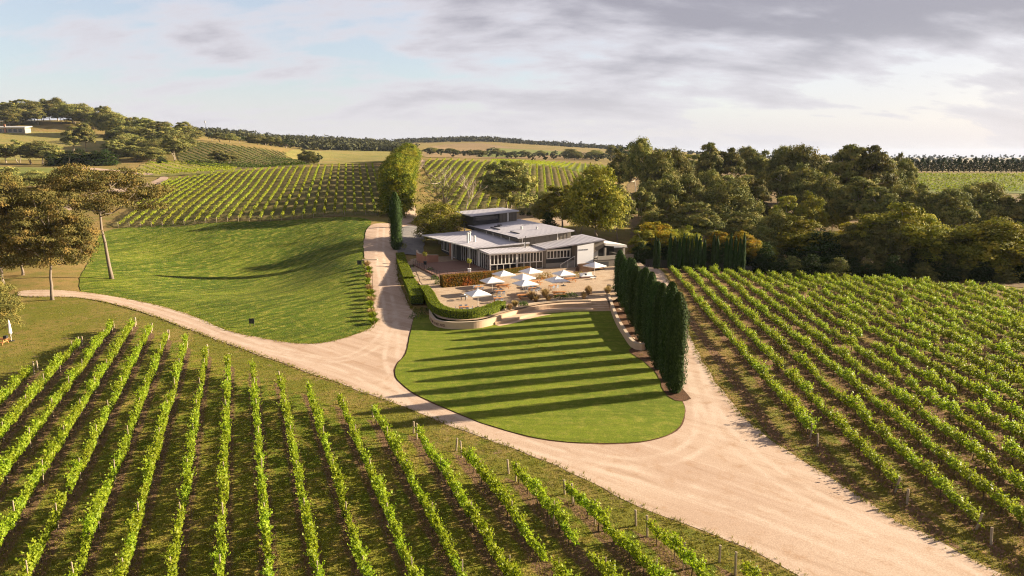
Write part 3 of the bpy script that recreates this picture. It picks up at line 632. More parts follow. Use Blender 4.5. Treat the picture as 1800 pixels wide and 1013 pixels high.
# ------------------------------------------------------------------ the building
BA = math.radians(24.5); C0 = gz(861, 479, 1.2)
def bw(a, b): return (C0[0] + a * math.cos(BA) - b * math.sin(BA), C0[1] + a * math.sin(BA) + b * math.cos(BA))
def roof_with_seams(mb, top, th, n):       # top corners: front-left, front-right, back-right, back-left; seams run front to back
    mb.slab(top, th)
    fl, fr, br, bl = [Vector(p) for p in top]
    for i in range(1, n):
        f = fl.lerp(fr, i / n); b = bl.lerp(br, i / n); w = .03
        mb.hexa([(f.x - w, f.y, f.z), (f.x + w, f.y, f.z), (b.x + w, b.y, b.z), (b.x - w, b.y, b.z)], [(f.x - w, f.y, f.z + .022), (f.x + w, f.y, f.z + .022), (b.x + w, b.y, b.z + .022), (b.x - w, b.y, b.z + .022)])
def building():
    R = empty('winery_building', (C0[0], C0[1], 0), BA)
    tag(R, 'low grey winery restaurant building with stepped metal roofs and long window walls', 'building')
    Z0 = 1.2
    def part(name, mat, f, parent=R): m = MB(); f(m); return m.build(name, mat, parent)
    # roofs
    def r1(m): roof_with_seams(m, [(-.35, -.45, 5.02), (12.3, -.45, 5.02), (12.3, 6.2, 5.22), (-.35, 6.2, 5.22)], .22, 16)
    part('glazed_front_roof', M['roofmetal'], r1)
    def r2(m): roof_with_seams(m, [(-1.6, 4.6, 5.62), (11.0, 4.6, 6.05), (11.0, 30.5, 6.25), (-4.2, 30.5, 5.62)], .24, 14)
    part('left_wing_roof', M['roofmetal'], r2)
    def r3(m): roof_with_seams(m, [(8.2, 4.6, 7.15), (21.6, 4.6, 8.1), (22.0, 33.5, 8.1), (8.2, 33.5, 7.05)], .26, 18)
    main = part('upper_roof', M['roofmetal'], r3)
    part('roof_vent', M['flue'], lambda m: m.lathe([(.25, 7.6), (.25, 8.0), (.4, 8.05), (.1, 8.3)], 8, (14.2, 15.5, 0)), main)
    part('roof_vent', M['flue'], lambda m: m.lathe([(.2, 7.8), (.2, 8.1), (.32, 8.15), (.1, 8.35)], 8, (16.6, 12.5, 0)), main)
    for a, b, w_, l_ in [(11.5, 24, 1.2, .8), (13.0, 25.5, .9, .9), (10.2, 19, .35, 5.0), (10.6, 9.5, .35, 4.2)]: part('shadow_patch_box', M['charcoal'], lambda m: m.box(a, a + w_, b, b + l_, 7.0, 7.16 + .071 * (a + w_ - 8.2) + .12), main)  # charcoal boxes added to stand for dark shadow patches on the roof
    part('gutter', M['charcoal'], lambda m: m.hexa([(8.02, 4.55, 6.92), (8.18, 4.55, 6.92), (8.18, 33.5, 6.82), (8.02, 33.5, 6.82)], [(8.02, 4.55, 7.1), (8.18, 4.55, 7.1), (8.18, 33.5, 7.0), (8.02, 33.5, 7.0)]), main)
    part('gutter', M['cream'], lambda m: m.hexa([(-1.78, 4.6, 5.42), (-1.63, 4.6, 5.42), (-4.23, 30.5, 5.42), (-4.38, 30.5, 5.42)], [(-1.78, 4.6, 5.64), (-1.63, 4.6, 5.64), (-4.23, 30.5, 5.64), (-4.38, 30.5, 5.64)]))
    def r4(m): roof_with_seams(m, [(11.9, -1.0, 5.38), (24.9, -2.6, 6.75), (24.9, 7.0, 6.85), (11.9, 7.0, 5.5)], .24, 16)
    part('right_wing_roof', M['roofmetal'], r4)
    def r5(m): roof_with_seams(m, [(24.95, -2.6, 5.95), (30.0, -2.9, 5.35), (30.0, 6.0, 5.45), (24.95, 6.0, 6.05)], .5, 6)
    part('balcony_roof', M['cream'], r5)
    def r6(m): roof_with_seams(m, [(7.6, 29.8, 9.75), (20.6, 30.4, 10.5), (20.6, 41, 10.5), (7.6, 41, 9.85)], .28, 14)
    part('top_roof', M['roofmetal'], r6)
    # walls behind the glass, clerestories and cladding boards
    def w1(m): m.box(.12, 12, .16, 6, 0, 4.8); m.box(.12, 11.8, 6, 30, 0, 5.38)
    part('inner_wall', M['charcoal'], w1)
    def w2(m): m.hexa([(-.3, 4.9, 4.9), (10.9, 4.9, 5.0), (10.9, 5.1, 5.0), (-.3, 5.1, 4.9)], [(-.3, 4.9, 5.4), (10.9, 4.9, 5.78), (10.9, 5.1, 5.78), (-.3, 5.1, 5.4)])
    part('clerestory_wall', M['cladding'], w2)
    def w3(m): m.hexa([(9, 5.4, 5.3), (21.2, 5.4, 5.3), (21.6, 33, 5.3), (9, 33, 5.3)], [(9, 5.4, 6.9), (21.2, 5.4, 7.8), (21.6, 33, 7.8), (9, 33, 6.8)])
    up = part('upper_wall', M['cladding'], w3)
    for i in range(1, 14): part('cladding_batten', M['cladding'], lambda m: m.box(9 + i * .87, 9.04 + i * .87, 5.36, 5.4, 5.4, 6.9 + i * .06), up)
    for a in (9.6, 17.9): part('downpipe', M['cream'], lambda m: m.tube([(a, 5.3, 5.4), (a, 5.3, 7.0 + .07 * (a - 9))], .09, 6), up)
    def w4(m):
        m.box(12.05, 18.4, 0, 7, 0, 5.1); m.hexa([(12.05, .1, 5.1), (18.4, .1, 5.1), (18.4, 6.8, 5.1), (12.05, 6.8, 5.1)], [(12.05, .1, 5.15), (18.4, .1, 5.83), (18.4, 6.8, 5.9), (12.05, 6.8, 5.2)])
    rw = part('right_wing_wall', M['charcoal'], w4)
    part('right_wing_base', M['concrete'], lambda m: m.box(12.0, 18.4, -.12, -.004, 0, 2.15))
    for i in range(1, 8):
        part('cladding_board', M['charcoal'], lambda m: m.box(12.1, 18.38, -.05, -.006, 2.2 + i * .12, 2.28 + i * .12), rw)
    part('pier', M['cladding'], lambda m: m.box(11.72, 12.28, -.3, .1, 0, 4.8))
    def w5(m):
        m.hexa([(18.42, -2.3, 0), (22.2, -2.3, 0), (22.2, 7, 0), (18.42, 7, 0)], [(18.42, -2.3, 5.7), (22.2, -2.3, 6.15), (22.2, 6.8, 6.25), (18.42, 6.8, 5.8)])
        m.hexa([(22.2, -2.3, 3.9), (24.7, -2.3, 5.2), (24.7, 6.8, 5.2), (22.2, 6.8, 3.9)], [(22.2, -2.3, 6.15), (24.7, -2.3, 6.45), (24.7, 6.8, 6.5), (22.2, 6.8, 6.25)])
    part('end_wall', M['cladding'], w5)
    pn = part('white_panel', M['whitewall'], lambda m: m.hexa([(18.4, -2.42, 1.2), (22.22, -2.42, 1.2), (22.22, -2.31, 1.2), (18.4, -2.31, 1.2)], [(18.4, -2.42, 5.65), (22.22, -2.42, 6.1), (22.22, -2.31, 6.1), (18.4, -2.31, 5.65)]))
    pn['label'] = 'tall white panel with small grey lettering'
    text_mesh('lettering', 'THE LANE VINEYARD', .36, M['letters2'], pn, (18.65, -2.44, 4.75), (math.pi / 2, 0, 0), .62)
    # balcony on the right
    def w6(m): m.box(22.2, 28.3, -4.0, -.4, 0, 2.75)
    part('balcony_base', M['cladding'], w6)
    part('balcony_parapet', M['concrete'], lambda m: (m.box(22.2, 28.4, -4.1, -3.9, 2.76, 3.55), m.box(28.2, 28.4, -3.88, 3.0, 2.76, 3.55)))
    part('garage_door', M['steel'], lambda m: m.box(22.6, 24.9, -4.06, -4.01, .9, 2.35))
    part('white_back_wall', M['cream'], lambda m: m.box(22.25, 24.6, -.38, -.1, 2.76, 4.3))
    part('balcony_back_wall', M['charcoal'], lambda m: m.box(24.72, 29.4, 1.0, 5.5, 0, 5.0))
    for a in (25.0, 29.6): part('balcony_column', M['concrete'], lambda m: m.box(a - .2, a + .2, -2.6, -2.2, 0 if a > 28 else 2.76, 5.0 if a < 28 else 4.85))
    part('side_wall', M['cladding'], lambda m: m.box(28.32, 33.0, -1.2, -.8, 0, 3.0))
    sh = part('side_shed', M['cladding'], lambda m: m.box(30.6, 33.4, 3, 6.5, 0, 3.9)); part('shed_roof', M['cream'], lambda m: m.slab([(30.2, 2.6, 4.15), (34.0, 2.6, 4.05), (34, 7, 4.05), (30.2, 7, 4.15)], .15), sh)
    # upper storey at the back
    part('top_storey_wall', M['charcoal'], lambda m: m.hexa([(8.8, 31.2, 6), (17, 31.2, 6), (17, 40, 6), (8.8, 40, 6)], [(8.8, 31.2, 9.5), (17, 31.2, 9.98), (17, 40, 9.98), (8.8, 40, 9.5)]))
    tw = part('top_storey_cladding', M['cladding'], lambda m: m.hexa([(15.6, 30.6, 6), (20.2, 30.9, 6), (20.2, 40, 6), (15.6, 40, 6)], [(15.6, 30.6, 9.92), (20.2, 30.9, 10.18), (20.2, 40, 10.18), (15.6, 40, 9.92)]))
    part('downpipe', M['cream'], lambda m: m.box(17.5, 17.75, 30.45, 30.6, 7.9, 10.0), tw)
    for i in range(11): part('cladding_batten', M['charcoal'], lambda m: m.box(15.8 + i * .4, 15.84 + i * .4, 30.55 + .026 * i, 30.64 + .026 * i, 7.7, 9.8), tw)
    part('top_window', M['glass'], lambda m: m.box(9.3, 15.2, 31.1, 31.18, 8.2, 9.3))
    # window walls
    def glazed(a0, a1, n, z0, z1, b, name, sub, sub_n=0, depth=.16):
        fr = MB(); w = (a1 - a0) / n; th = .085
        fr.box(a0 - .06, a1 + .06, b - .10, b + depth, z1, z1 + .16); fr.box(a0 - .06, a1 + .06, b - .10, b + depth, z0 - .14, z0)
        for i in range(n + 1): fr.box(a0 + i * w - th, a0 + i * w + th, b - .08, b + depth - .02, z0, z1)
        f = fr.build(name, M['cream'], R)
        for i in range(n): part('pane', M['glass'], lambda m: m.box(a0 + i * w + th, a0 + (i + 1) * w - th, b + .0, b + .04, z0, z1), f)
        if sub_n:
            lw = (a1 - a0) / sub_n; g = MB(); zb = 1.35
            for i in range(sub_n + 1): g.box(a0 + i * lw - .05, a0 + i * lw + .05, b - .07, b + depth - .02, zb, z0 - .14)
            g.box(a0 - .06, a1 + .06, b - .1, b + depth, 1.2, zb)
            g = g.build('lower_window_frame', M['cream'], R)
            for i in range(sub_n): part('pane', M['glass'], lambda m: m.box(a0 + i * lw + .05, a0 + (i + 1) * lw - .05, b, b + .04, zb, z0 - .14), g)
    glazed(.15, 5.75, 7, 2.75, 4.55, 0, 'front_window', True, 4)
    glazed(6.05, 11.6, 8, 2.75, 4.55, 0, 'front_window', True, 4)
    glazed(12.6, 18.0, 7, 3.2, 4.6, -.02, 'strip_window', False, 0, .1)
    part('strip_lintel', M['cream'], lambda m: m.box(12.5, 18.1, -.3, -.0, 4.77, 4.95))
    def side(b0, b1, n, z0, z1, a, name):
        fr = MB(); w = (b1 - b0) / n; th = .05
        fr.box(a - .06, a + .10, b0 - .05, b1 + .05, z1, z1 + .14); fr.box(a - .06, a + .10, b0 - .05, b1 + .05, z0 - .12, z0)
        for i in range(n + 1): fr.box(a - .05, a + .09, b0 + i * w - th, b0 + i * w + th, z0, z1)
        f = fr.build(name, M['cream'], R)
        for i in range(n): part('pane', M['glass'], lambda m: m.box(a + .0, a + .04, b0 + i * w + th, b0 + (i + 1) * w - th, z0, z1), f)
    side(.3, 5.2, 5, 1.4, 4.6, 0, 'side_window'); side(6.0, 10.6, 4, 1.4, 4.75, 0, 'side_window'); side(10.9, 16.0, 4, 1.4, 4.75, 0, 'side_window')
    side(19.5, 22, 2, 1.4, 4.6, .0, 'side_window'); side(24, 29, 5, 2.2, 4.6, 0, 'side_window')
    part('brick_panel', M['terracotta'], lambda m: m.box(-.05, .1, 22.1, 23.9, 1.2, 4.9))
    for b in (5.6, 10.75, 18.5): part('post', M['cream'], lambda m: m.box(-.28 if b < 15 else -1.4, .1 if b < 15 else -1.15, b - .12, b + .12, 1.2, 5.2))
    # flues
    for a, b, h in [(-.2, 11.5, 2.0), (1.2, 14, 1.9), (1.6, 12.2, 1.2)]:
        part('flue', M['flue'], lambda m: m.lathe([(.24, 5.5), (.24, 5.6 + h), (.34, 5.62 + h), (.34, 5.85 + h), (.05, 5.95 + h)], 10, (a, b, 0)))
    part('aerial', M['steel'], lambda m: m.tube([(9.3, 3.2, 5.1), (9.3, 3.2, 7.6)], .06, 5)); part('flue', M['cream'], lambda m: m.lathe([(.15, 5.1), (.15, 6.3)], 8, (9.3, 3.5, 0)))
    for b in (9, 13.5, 18, 22): part('prop', M['cream'], lambda m: m.tube([(8.35, b, 5.7), (8.35, b, 6.95)], .07, 5))
    # deck with balustrade on the left
    dk = part('deck', M['deck'], lambda m: [m.box(-11.5, -.1, -3 + i * .3, -3 + i * .3 + .28, 1.2, 1.62) for i in range(58)])
    dk['label'] = 'reddish timber deck beside the side windows'
    part('deck_skirt', M['deck'], lambda m: m.box(-11.45, -.2, -2.95, 14.3, 0.2, 1.19), dk)
    def rail(m, pts):
        for (a0, b0), (a1, b1) in pts:
            n = max(1, int(math.hypot(a1 - a0, b1 - b0) / 1.5))
            for i in range(n + 1): q = i / n; m.tube([(a0 + (a1 - a0) * q, b0 + (b1 - b0) * q, 1.6), (a0 + (a1 - a0) * q, b0 + (b1 - b0) * q, 2.65)], .035, 5)
            for z in (2.65, 2.1): m.tube([(a0, b0, z), (a1, b1, z)], .025, 5)
    part('balustrade', M['steel'], lambda m: rail(m, [((-11.4, 14.2), (-11.4, -2.9)), ((-11.4, -2.9), (-.3, -2.9))]), dk)
    part('handrail', M['cream'], lambda m: (m.tube([(14.9, -1.7, 2.0), (18.3, -1.7, 3.6)], .05, 6), *[m.tube([(14.9 + 3.4 * q, -1.7, 1.2), (14.9 + 3.4 * q, -1.7, 2.0 + 1.6 * q)], .05, 6) for q in (.02, .5, .98)]))
    part('stair', M['concrete'], lambda m: [m.box(15.4 + i * .30, 18.35, -1.6, -.2, 1.0 if i == 0 else 1.2 + i * .16, 1.2 + (i + 1) * .16) for i in range(9)])
    return R
building()

# ------------------------------------------------------------------ terrace, walls and hedges in front of the building
TZ = 1.2
def b2(a, b): return bw(a, b)
ter_px = [(758, 541), (761, 549), (770, 558), (788, 562.5), (812, 563.5), (840, 562), (866, 556), (884, 550), (910, 543), (955, 534), (1000, 530), (1040, 529), (1068, 529), (1088, 522)]
TER = G0(ter_px, TZ) + [b2(31, -8), b2(33, 0), b2(12, 1), b2(0, 1), b2(-.5, 30), b2(-9, 30), b2(-14, 10), b2(-16, -4)] + G0([(757, 520), (750, 528), (754, 536)], TZ)
sheet('terrace', TER, M['paving'], 1, .9, .0, 'pale gravel terrace set with tables and umbrellas', rise=0, flat=TZ)
# skirt that closes the terrace towards the lawn: the retaining wall
def path_sweep(mb, pts, half, z0f, z1f, mat=0):
    """a wall along pts with its own foot and head heights"""
    P = [Vector((p[0], p[1])) for p in pts]; n = len(P); L_, R_ = [], []
    for i in range(n):
        t = (P[min(i + 1, n - 1)] - P[max(i - 1, 0)]).normalized(); nn = Vector((-t.y, t.x)); L_.append(P[i] + nn * half); R_.append(P[i] - nn * half)
    v = []
    for i in range(n):
        z0, z1 = z0f(i / (n - 1)), z1f(i / (n - 1))
        v += [(L_[i].x, L_[i].y, z0), (R_[i].x, R_[i].y, z0), (R_[i].x, R_[i].y, z1), (L_[i].x, L_[i].y, z1)]
    f = []
    for i in range(n - 1):
        a = 4 * i; b = a + 4
        f += [(a + 1, a, b, b + 1), (a + 2, a + 1, b + 1, b + 2), (a + 3, a + 2, b + 2, b + 3), (a, a + 3, b + 3, b)]
    f += [(0, 1, 2, 3), (4 * n - 1, 4 * n - 2, 4 * n - 3, 4 * n - 4)]
    mb.add(v, f, mat)
WALL1 = curve_open(G0([(757, 549), (757, 562), (766, 574), (785, 579), (812, 580), (842, 578), (868, 572), (880, 568)]), .4)
w1 = empty('curved_retaining_wall', (*WALL1[0], 0)); tag(w1, 'curved sandy retaining wall with brown lettering below the box hedge', 'wall')
def local(pts, o): return [(p[0] - o.location.x, p[1] - o.location.y) for p in pts]
m = MB(); path_sweep(m, local(WALL1, w1), .16, lambda t: -.1, lambda t: .98 + .12 * t); m.build('wall_body', M['rammed'], w1)
m = MB(); path_sweep(m, local(WALL1, w1), .19, lambda t: .984 + .12 * t, lambda t: 1.05 + .12 * t); m.build('coping', M['stone'], w1)
# lettering follows the bend letter by letter
def letters_on(path, text, start, pitch, size, parent, z):
    P = [Vector(p) for p in path]; acc = [0]
    for i in range(1, len(P)): acc.append(acc[-1] + (P[i] - P[i - 1]).length)
    for k, ch in enumerate(text):
        if ch == ' ': continue
        s = start + k * pitch; i = max(j for j in range(len(P) - 1) if acc[j] <= s); q = (s - acc[i]) / (acc[i + 1] - acc[i])
        c = P[i].lerp(P[i + 1], q); t = (P[i + 1] - P[i]).normalized(); nn = Vector((t.y, -t.x)); c = c + nn * .175
        text_mesh('letter', ch, size, M['letters'], parent, (c.x - parent.location.x, c.y - parent.location.y, z), (math.pi / 2, 0, math.atan2(t.y, t.x)), .85)
letters_on(WALL1, 'THE LANE VINEYARD.', 6.5, .285, .56, w1, .36)
# seat tiers and steps of the little amphitheatre
TIER = curve_open(G0([(866, 571), (892, 566), (925, 557), (960, 551), (1000, 548), (1042, 547.5)]), .5)
am = empty('seating_tier_wall', (*TIER[0], 0)); tag(am, 'pale sandy two-tier curved seating wall facing the lawn', 'wall')
def offset(path, d):
    P = [Vector(p) for p in path]; out = []
    for i in range(len(P)):
        t = (P[min(i + 1, len(P) - 1)] - P[max(i - 1, 0)]).normalized(); out.append(tuple(P[i] + Vector((-t.y, t.x)) * d))
    return out
m = MB(); path_sweep(m, local(offset(TIER, .2), am), .9, lambda t: -.1, lambda t: .50); m.build('lower_tier', M['rammed'], am)
m = MB(); path_sweep(m, local(offset(TIER, 1.6), am), .75, lambda t: -.1, lambda t: 1.02 + .05 * t); m.build('upper_tier', M['rammed'], am)
m = MB(); path_sweep(m, local(offset(TIER, 2.25), am), .22, lambda t: .9, lambda t: 1.32); m.build('back_kerb', M['stone'], am)
m = MB(); path_sweep(m, local(offset(TIER, -1.15), am), .42, lambda t: .05, lambda t: .14); m.build('foot_paving', M['rammed'], am)
stp = empty('garden_steps', (*gz(1057, 549, 0), 0), math.radians(3)); tag(stp, 'wide sandy garden steps climbing from the lawn to the terrace', 'steps')
for i in range(5): MB().box(-1.45, 1.5, .0 + i * .62, 4.6, .02 + i * .245 if i else -.05, .02 + (i + 1) * .245).build('step', M['rammed'], stp)
SW = curve_open(G0([(1069, 530), (1075, 548), (1085, 572), (1097, 592), (1108, 608), (1118, 616), (1128, 618), (1137, 612)]), .4)
sw = empty('side_garden_wall', (*SW[0], 0)); tag(sw, 'low curving garden wall running down from the steps beside the cypresses', 'wall')
m = MB(); path_sweep(m, local(SW, sw), .17, lambda t: -.1, lambda t: 1.35 - .45 * t); m.build('wall_body', M['rammed'], sw)
m = MB(); path_sweep(m, local(SW, sw), .21, lambda t: 1.353 - .45 * t, lambda t: 1.43 - .45 * t); m.build('coping', M['stone'], sw)
CY0, CY1 = gz(1189, 697), gz(1090, 528)    # ends of the cypress row
bed = [tuple(Vector(p) + Vector((.5, 0))) for p in SW] + [(CY0[0] - 2.2, 82), (CY0[0] - .6, CY0[1] + 8), (CY0[0] - 1.0, CY0[1] - .2), (CY0[0] + .2, CY0[1] - 1.6), (CY0[0] + 1.1, CY0[1] - 1), (CY0[0] + 1.3, CY0[1] + 5), (CY1[0] + .9, CY1[1] - 2), (CY1[0] + .6, CY1[1] + 8), (CY1[0] - 2.4, CY1[1] + 8)]
sheet('cypress_bed', bed, M['mulch'], 5, .8, .08, 'bark mulch bed under the cypress row', rise=.06)

def hedge(name, label, path, half, z0, h, mat, leaf=.13, dens=150, cat='hedge', group=None, core='dark'):
    P = curve_open(path, .35); root = empty(name, (*P[0], 0)); tag(root, label, cat, group); rng = np.random.default_rng(abs(hash(label)) % 9999 if False else len(label) * 7 + int(P[0][0] * 10) % 97)
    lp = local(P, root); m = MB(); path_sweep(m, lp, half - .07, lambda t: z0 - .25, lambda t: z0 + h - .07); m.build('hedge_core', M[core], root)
    V = np.array(lp); seg = np.diff(V, axis=0); ln = np.linalg.norm(seg, axis=1); per = (2 * h + 2 * half); n = int(ln.sum() * per * dens)
    k = rng.choice(len(ln), n, p=ln / ln.sum()); q = rng.uniform(0, 1, n); t = seg[k] / ln[k][:, None]; nn = np.stack([-t[:, 1], t[:, 0]], 1); c2 = V[k] + seg[k] * q[:, None]
    s = rng.uniform(0, per, n); side = np.where(s < h, -1, np.where(s < 2 * h, 1, 0)); top = side == 0
    u = np.where(top, rng.uniform(-1, 1, n) * half, side * half); z = np.where(top, h, np.where(s < h, s, s - h))
    nr = np.where(top[:, None], np.array([0, 0, 1.0]), np.concatenate([nn * side[:, None], np.zeros((n, 1))], 1))
    # end caps
    ne = int(2 * half * h * dens); ec = []
    for e, (i, sg) in enumerate(((0, -1), (-1, 1))):
        tt = t = seg[i] / ln[i]; n2 = np.array([-tt[1], tt[0]]); uu = rng.uniform(-half, half, ne)
        c = V[0 if i == 0 else -1] + n2 * uu[:, None]; ec.append((np.concatenate([c, rng.uniform(0, h, (ne, 1)) + z0], 1), np.tile([tt[0] * sg, tt[1] * sg, 0], (ne, 1))))
    C = np.concatenate([np.concatenate([c2 + nn * u[:, None], (z + z0)[:, None]], 1)] + [e[0] for e in ec]); NR = np.concatenate([nr] + [e[1] for e in ec])
    C += rng.normal(0, .025, C.shape)
    new_obj('foliage', mesh_from_quads('hedge_leaves', leaf_arrays(C, NR, leaf, rng, .7, .35), [M[mat]]), root)
    return root
hedge('box_hedge', 'long clipped green hedge beside the drive, upper taller half in shade', [gz(703, 452, 1), gz(708, 470, 1), gz(719, 498, .9)], .95, .8, 1.35, 'hedge')
hedge('box_hedge', 'lower clipped green hedge section beside the drive nearest the lawn', [gz(720, 500, .8), gz(727, 515, .8), gz(733, 530, .8)], 1.0, .6, 1.25, 'hedge')
hedge('box_hedge', 'curved clipped green hedge along the terrace edge above the lettered wall', [gz(745, 513, 1.2), gz(755, 526, 1.2), gz(763, 542, 1.2), gz(775, 552, 1.2), gz(797, 558, 1.2), gz(826, 559, 1.2), gz(855, 553, 1.2), gz(882, 542, 1.2)], .75, 1.1, 1.25, 'hedge')
hedge('red_tipped_hedge', 'tall red-tipped hedge in front of the timber deck', [bw(-13.6, -10.6), bw(-9, -10.6), bw(-4.2, -10.4)], .85, 1.1, 2.15, 'redhedge', .17, 110)
hedge('red_tipped_hedge', 'low orange-tipped hedge under the front windows', [bw(-2, -4.6), bw(2, -3.4), bw(7.6, -2.2)], .5, 1.2, 1.0, 'redhedge', .16, 90)

def bush(name, label, x, y, z, r, h, mat, n=350, leaf=.16, cat='shrub', group=None, seed=0):
    rng = np.random.default_rng(seed + int(abs(x * 31 + y * 17))); d = rng.normal(0, 1, (n, 3)); d[:, 2] = np.abs(d[:, 2]) * 1.0 - .15; d /= np.linalg.norm(d, axis=1)[:, None]
    k = rng.uniform(.65, 1.02, (n, 1)) * (1 + .18 * np.sin(d[:, :1] * 5 + seed) * np.cos(d[:, 1:2] * 4))
    c = d * k * np.array([r, r, h]); c[:, 2] = np.abs(c[:, 2])
    root = empty(name, (x, y, z)); tag(root, label, cat, group)
    new_obj('foliage', mesh_from_quads('bush_leaves', leaf_arrays(c, d, leaf, rng, .7, .5), [M[mat]]), root)
    new_obj('stem', MB().tube([(0, 0, -.1), (0.03, 0, h * .6)], [.07, .03], 5).mesh('stem', M['darkbark']), root); return root
def tuft(label, x, y, z, r, h, group=None, mat='tuft', seed=1):
    rng = np.random.default_rng(seed); n = 260; a = rng.uniform(0, 2 * math.pi, n); sp = rng.uniform(.1, 1, n) ** .7
    tip = np.stack([np.cos(a) * r * sp, np.sin(a) * r * sp, h * (1 - .35 * sp ** 2) * rng.uniform(.75, 1.1, n)], 1); base = np.stack([np.cos(a), np.sin(a), np.zeros(n)], 1) * .12
    w = np.stack([-np.sin(a), np.cos(a), np.zeros(n)], 1) * .035; mid = (base + tip) * .5 + np.array([0, 0, h * .16])
    q = np.stack([base - w, base + w, mid + w * 1.2, mid - w * 1.2], 1); q2 = np.stack([mid - w * 1.2, mid + w * 1.2, tip + w * .4, tip - w * .4], 1)
    o = new_obj('grass_tuft', mesh_from_quads('tuft', np.concatenate([q, q2]), [M[mat]])); o.location = (x, y, z); tag(o, label, 'grass tuft', group); return o
for i, (px, py, r, h, lb) in enumerate([(896, 545, .7, 1.0, 'small bronze feather grass at the end of the curved hedge'), (905, 540, .8, 1.1, 'bronze feather grass beside the round green shrub'), (934, 528, 1.1, 1.5, 'big shaggy feather grass behind the picnic table'), (942, 531, 1.0, 1.3, 'shaggy feather grass in front of the biggest grass clump'), (958, 524, 1.1, 1.6, 'tall feather grass clump left of the low green bush'), (964, 530, .8, 1.1, 'short feather grass against the seating wall'), (1034, 519, .9, 1.6, 'bronze feather grass left of the garden steps'), (1026, 526, .7, 1.2, 'low bronze feather grass left of the garden steps'), (1068, 518, .9, 1.5, 'bronze feather grass right of the garden steps')]):
    tuft(lb, *gz(px, py, 1.2), 1.2, r, h, 'feather grasses along the terrace edge', seed=i + 3)
for i, (px, py, r, h, mt, lb) in enumerate([(920, 537, .9, .8, 'shrub', 'round green shrub by the seating wall'), (985, 524, 1.4, .8, 'shrub', 'low dark green bush left of the steps'), (1003, 522, 1.4, .9, 'shrub', 'low dark green bush nearest the steps'), (1090, 492, 1.0, 1.1, 'hedge', 'bright green bush by the cypresses on the terrace'), (1086, 507, 1.3, .7, 'shrub', 'low dark bush at the terrace end'),
     (950, 491, 1.1, 1.2, 'redhedge', 'orange bush behind the middle umbrellas'), (962, 489, 1.2, 1.4, 'redhedge', 'golden orange bush below the strip window'), (1018, 486, 1.2, 1.2, 'autumn', 'yellow bush beside the white lounge'), (740, 536, 1.5, 1.0, 'shrub', 'dark spreading shrub between the hedges'), (735, 545, 1.6, .9, 'shrub', 'dark ground shrub beside the drive below the hedge'), (726, 487, .9, .9, 'shrub', 'small shrub beside the long hedge'), (733, 497, .9, 1.0, 'redhedge', 'reddish shrub beside the long hedge'), (722, 470, .8, .8, 'shrub', 'small shrub next to the footpath'), (764, 492, .9, 1.0, 'shrub', 'round dark shrub at the deck corner'), (770, 500, .8, 1.2, 'shrub', 'dark shrub beside the red-tipped hedge'), (757, 478, 1.0, 1.0, 'dark', 'dark shrub below the deck rail')]):
    x, y = gz(px, py, 1.2); bush('garden_shrub', lb, x, y, 1.15 if px > 745 else T(x, y), r, h, mt, 380, .17, 'shrub', 'terrace shrubs', i)
# footpath between the hedge and the deck
sheet('footpath', G0([(716, 446), (738, 444), (746, 462), (764, 486), (776, 508), (768, 516), (750, 512), (736, 488), (728, 468)], 1.2), M['paving'], 2, .8, .05, 'pale footpath curving between hedge and deck', rise=.0, flat=1.2)
sheet('grey_forecourt', H([(700, 404), (742, 402), (742, 446), (700, 446)]), M['asphalt'], 3, 1.2, .1, 'grey forecourt beside the lone cypress')  # grey sealed sheet, darker than the gravel around it
# terracotta drum wall by the entrance
TW = curve_open([bw(-8.8, 20), bw(-9.3, 17), bw(-8, 15.2), bw(-5.5, 15.6)], .4); tw = empty('terracotta_wall', (*TW[0], 0)); tag(tw, 'rounded terracotta entry wall at the left end of the building', 'wall')
m = MB(); path_sweep(m, local(TW, tw), .18, lambda t: 1.0, lambda t: 3.6 - .7 * t); m.build('wall_body', M['terracotta'], tw); m = MB(); path_sweep(m, local(TW, tw), .22, lambda t: 3.603 - .7 * t, lambda t: 3.68 - .7 * t); m.build('coping', M['stone'], tw)
mound = sheet('mulch_bank', [bw(15.0, -7.6), bw(22, -7.0), bw(22.3, -2.6), bw(18.4, -2.6), bw(17.6, -4.0)], M['mulch'], 2, .6, .05, 'brown mulched bank below the white panel', flat=1.2)
for v in mound.data.vertices:
    q = Vector((v.co.x, v.co.y)) - Vector(bw(19.6, -4.6)); v.co.z += max(0, 1.2 * (1 - (q.length / 3.6) ** 2))

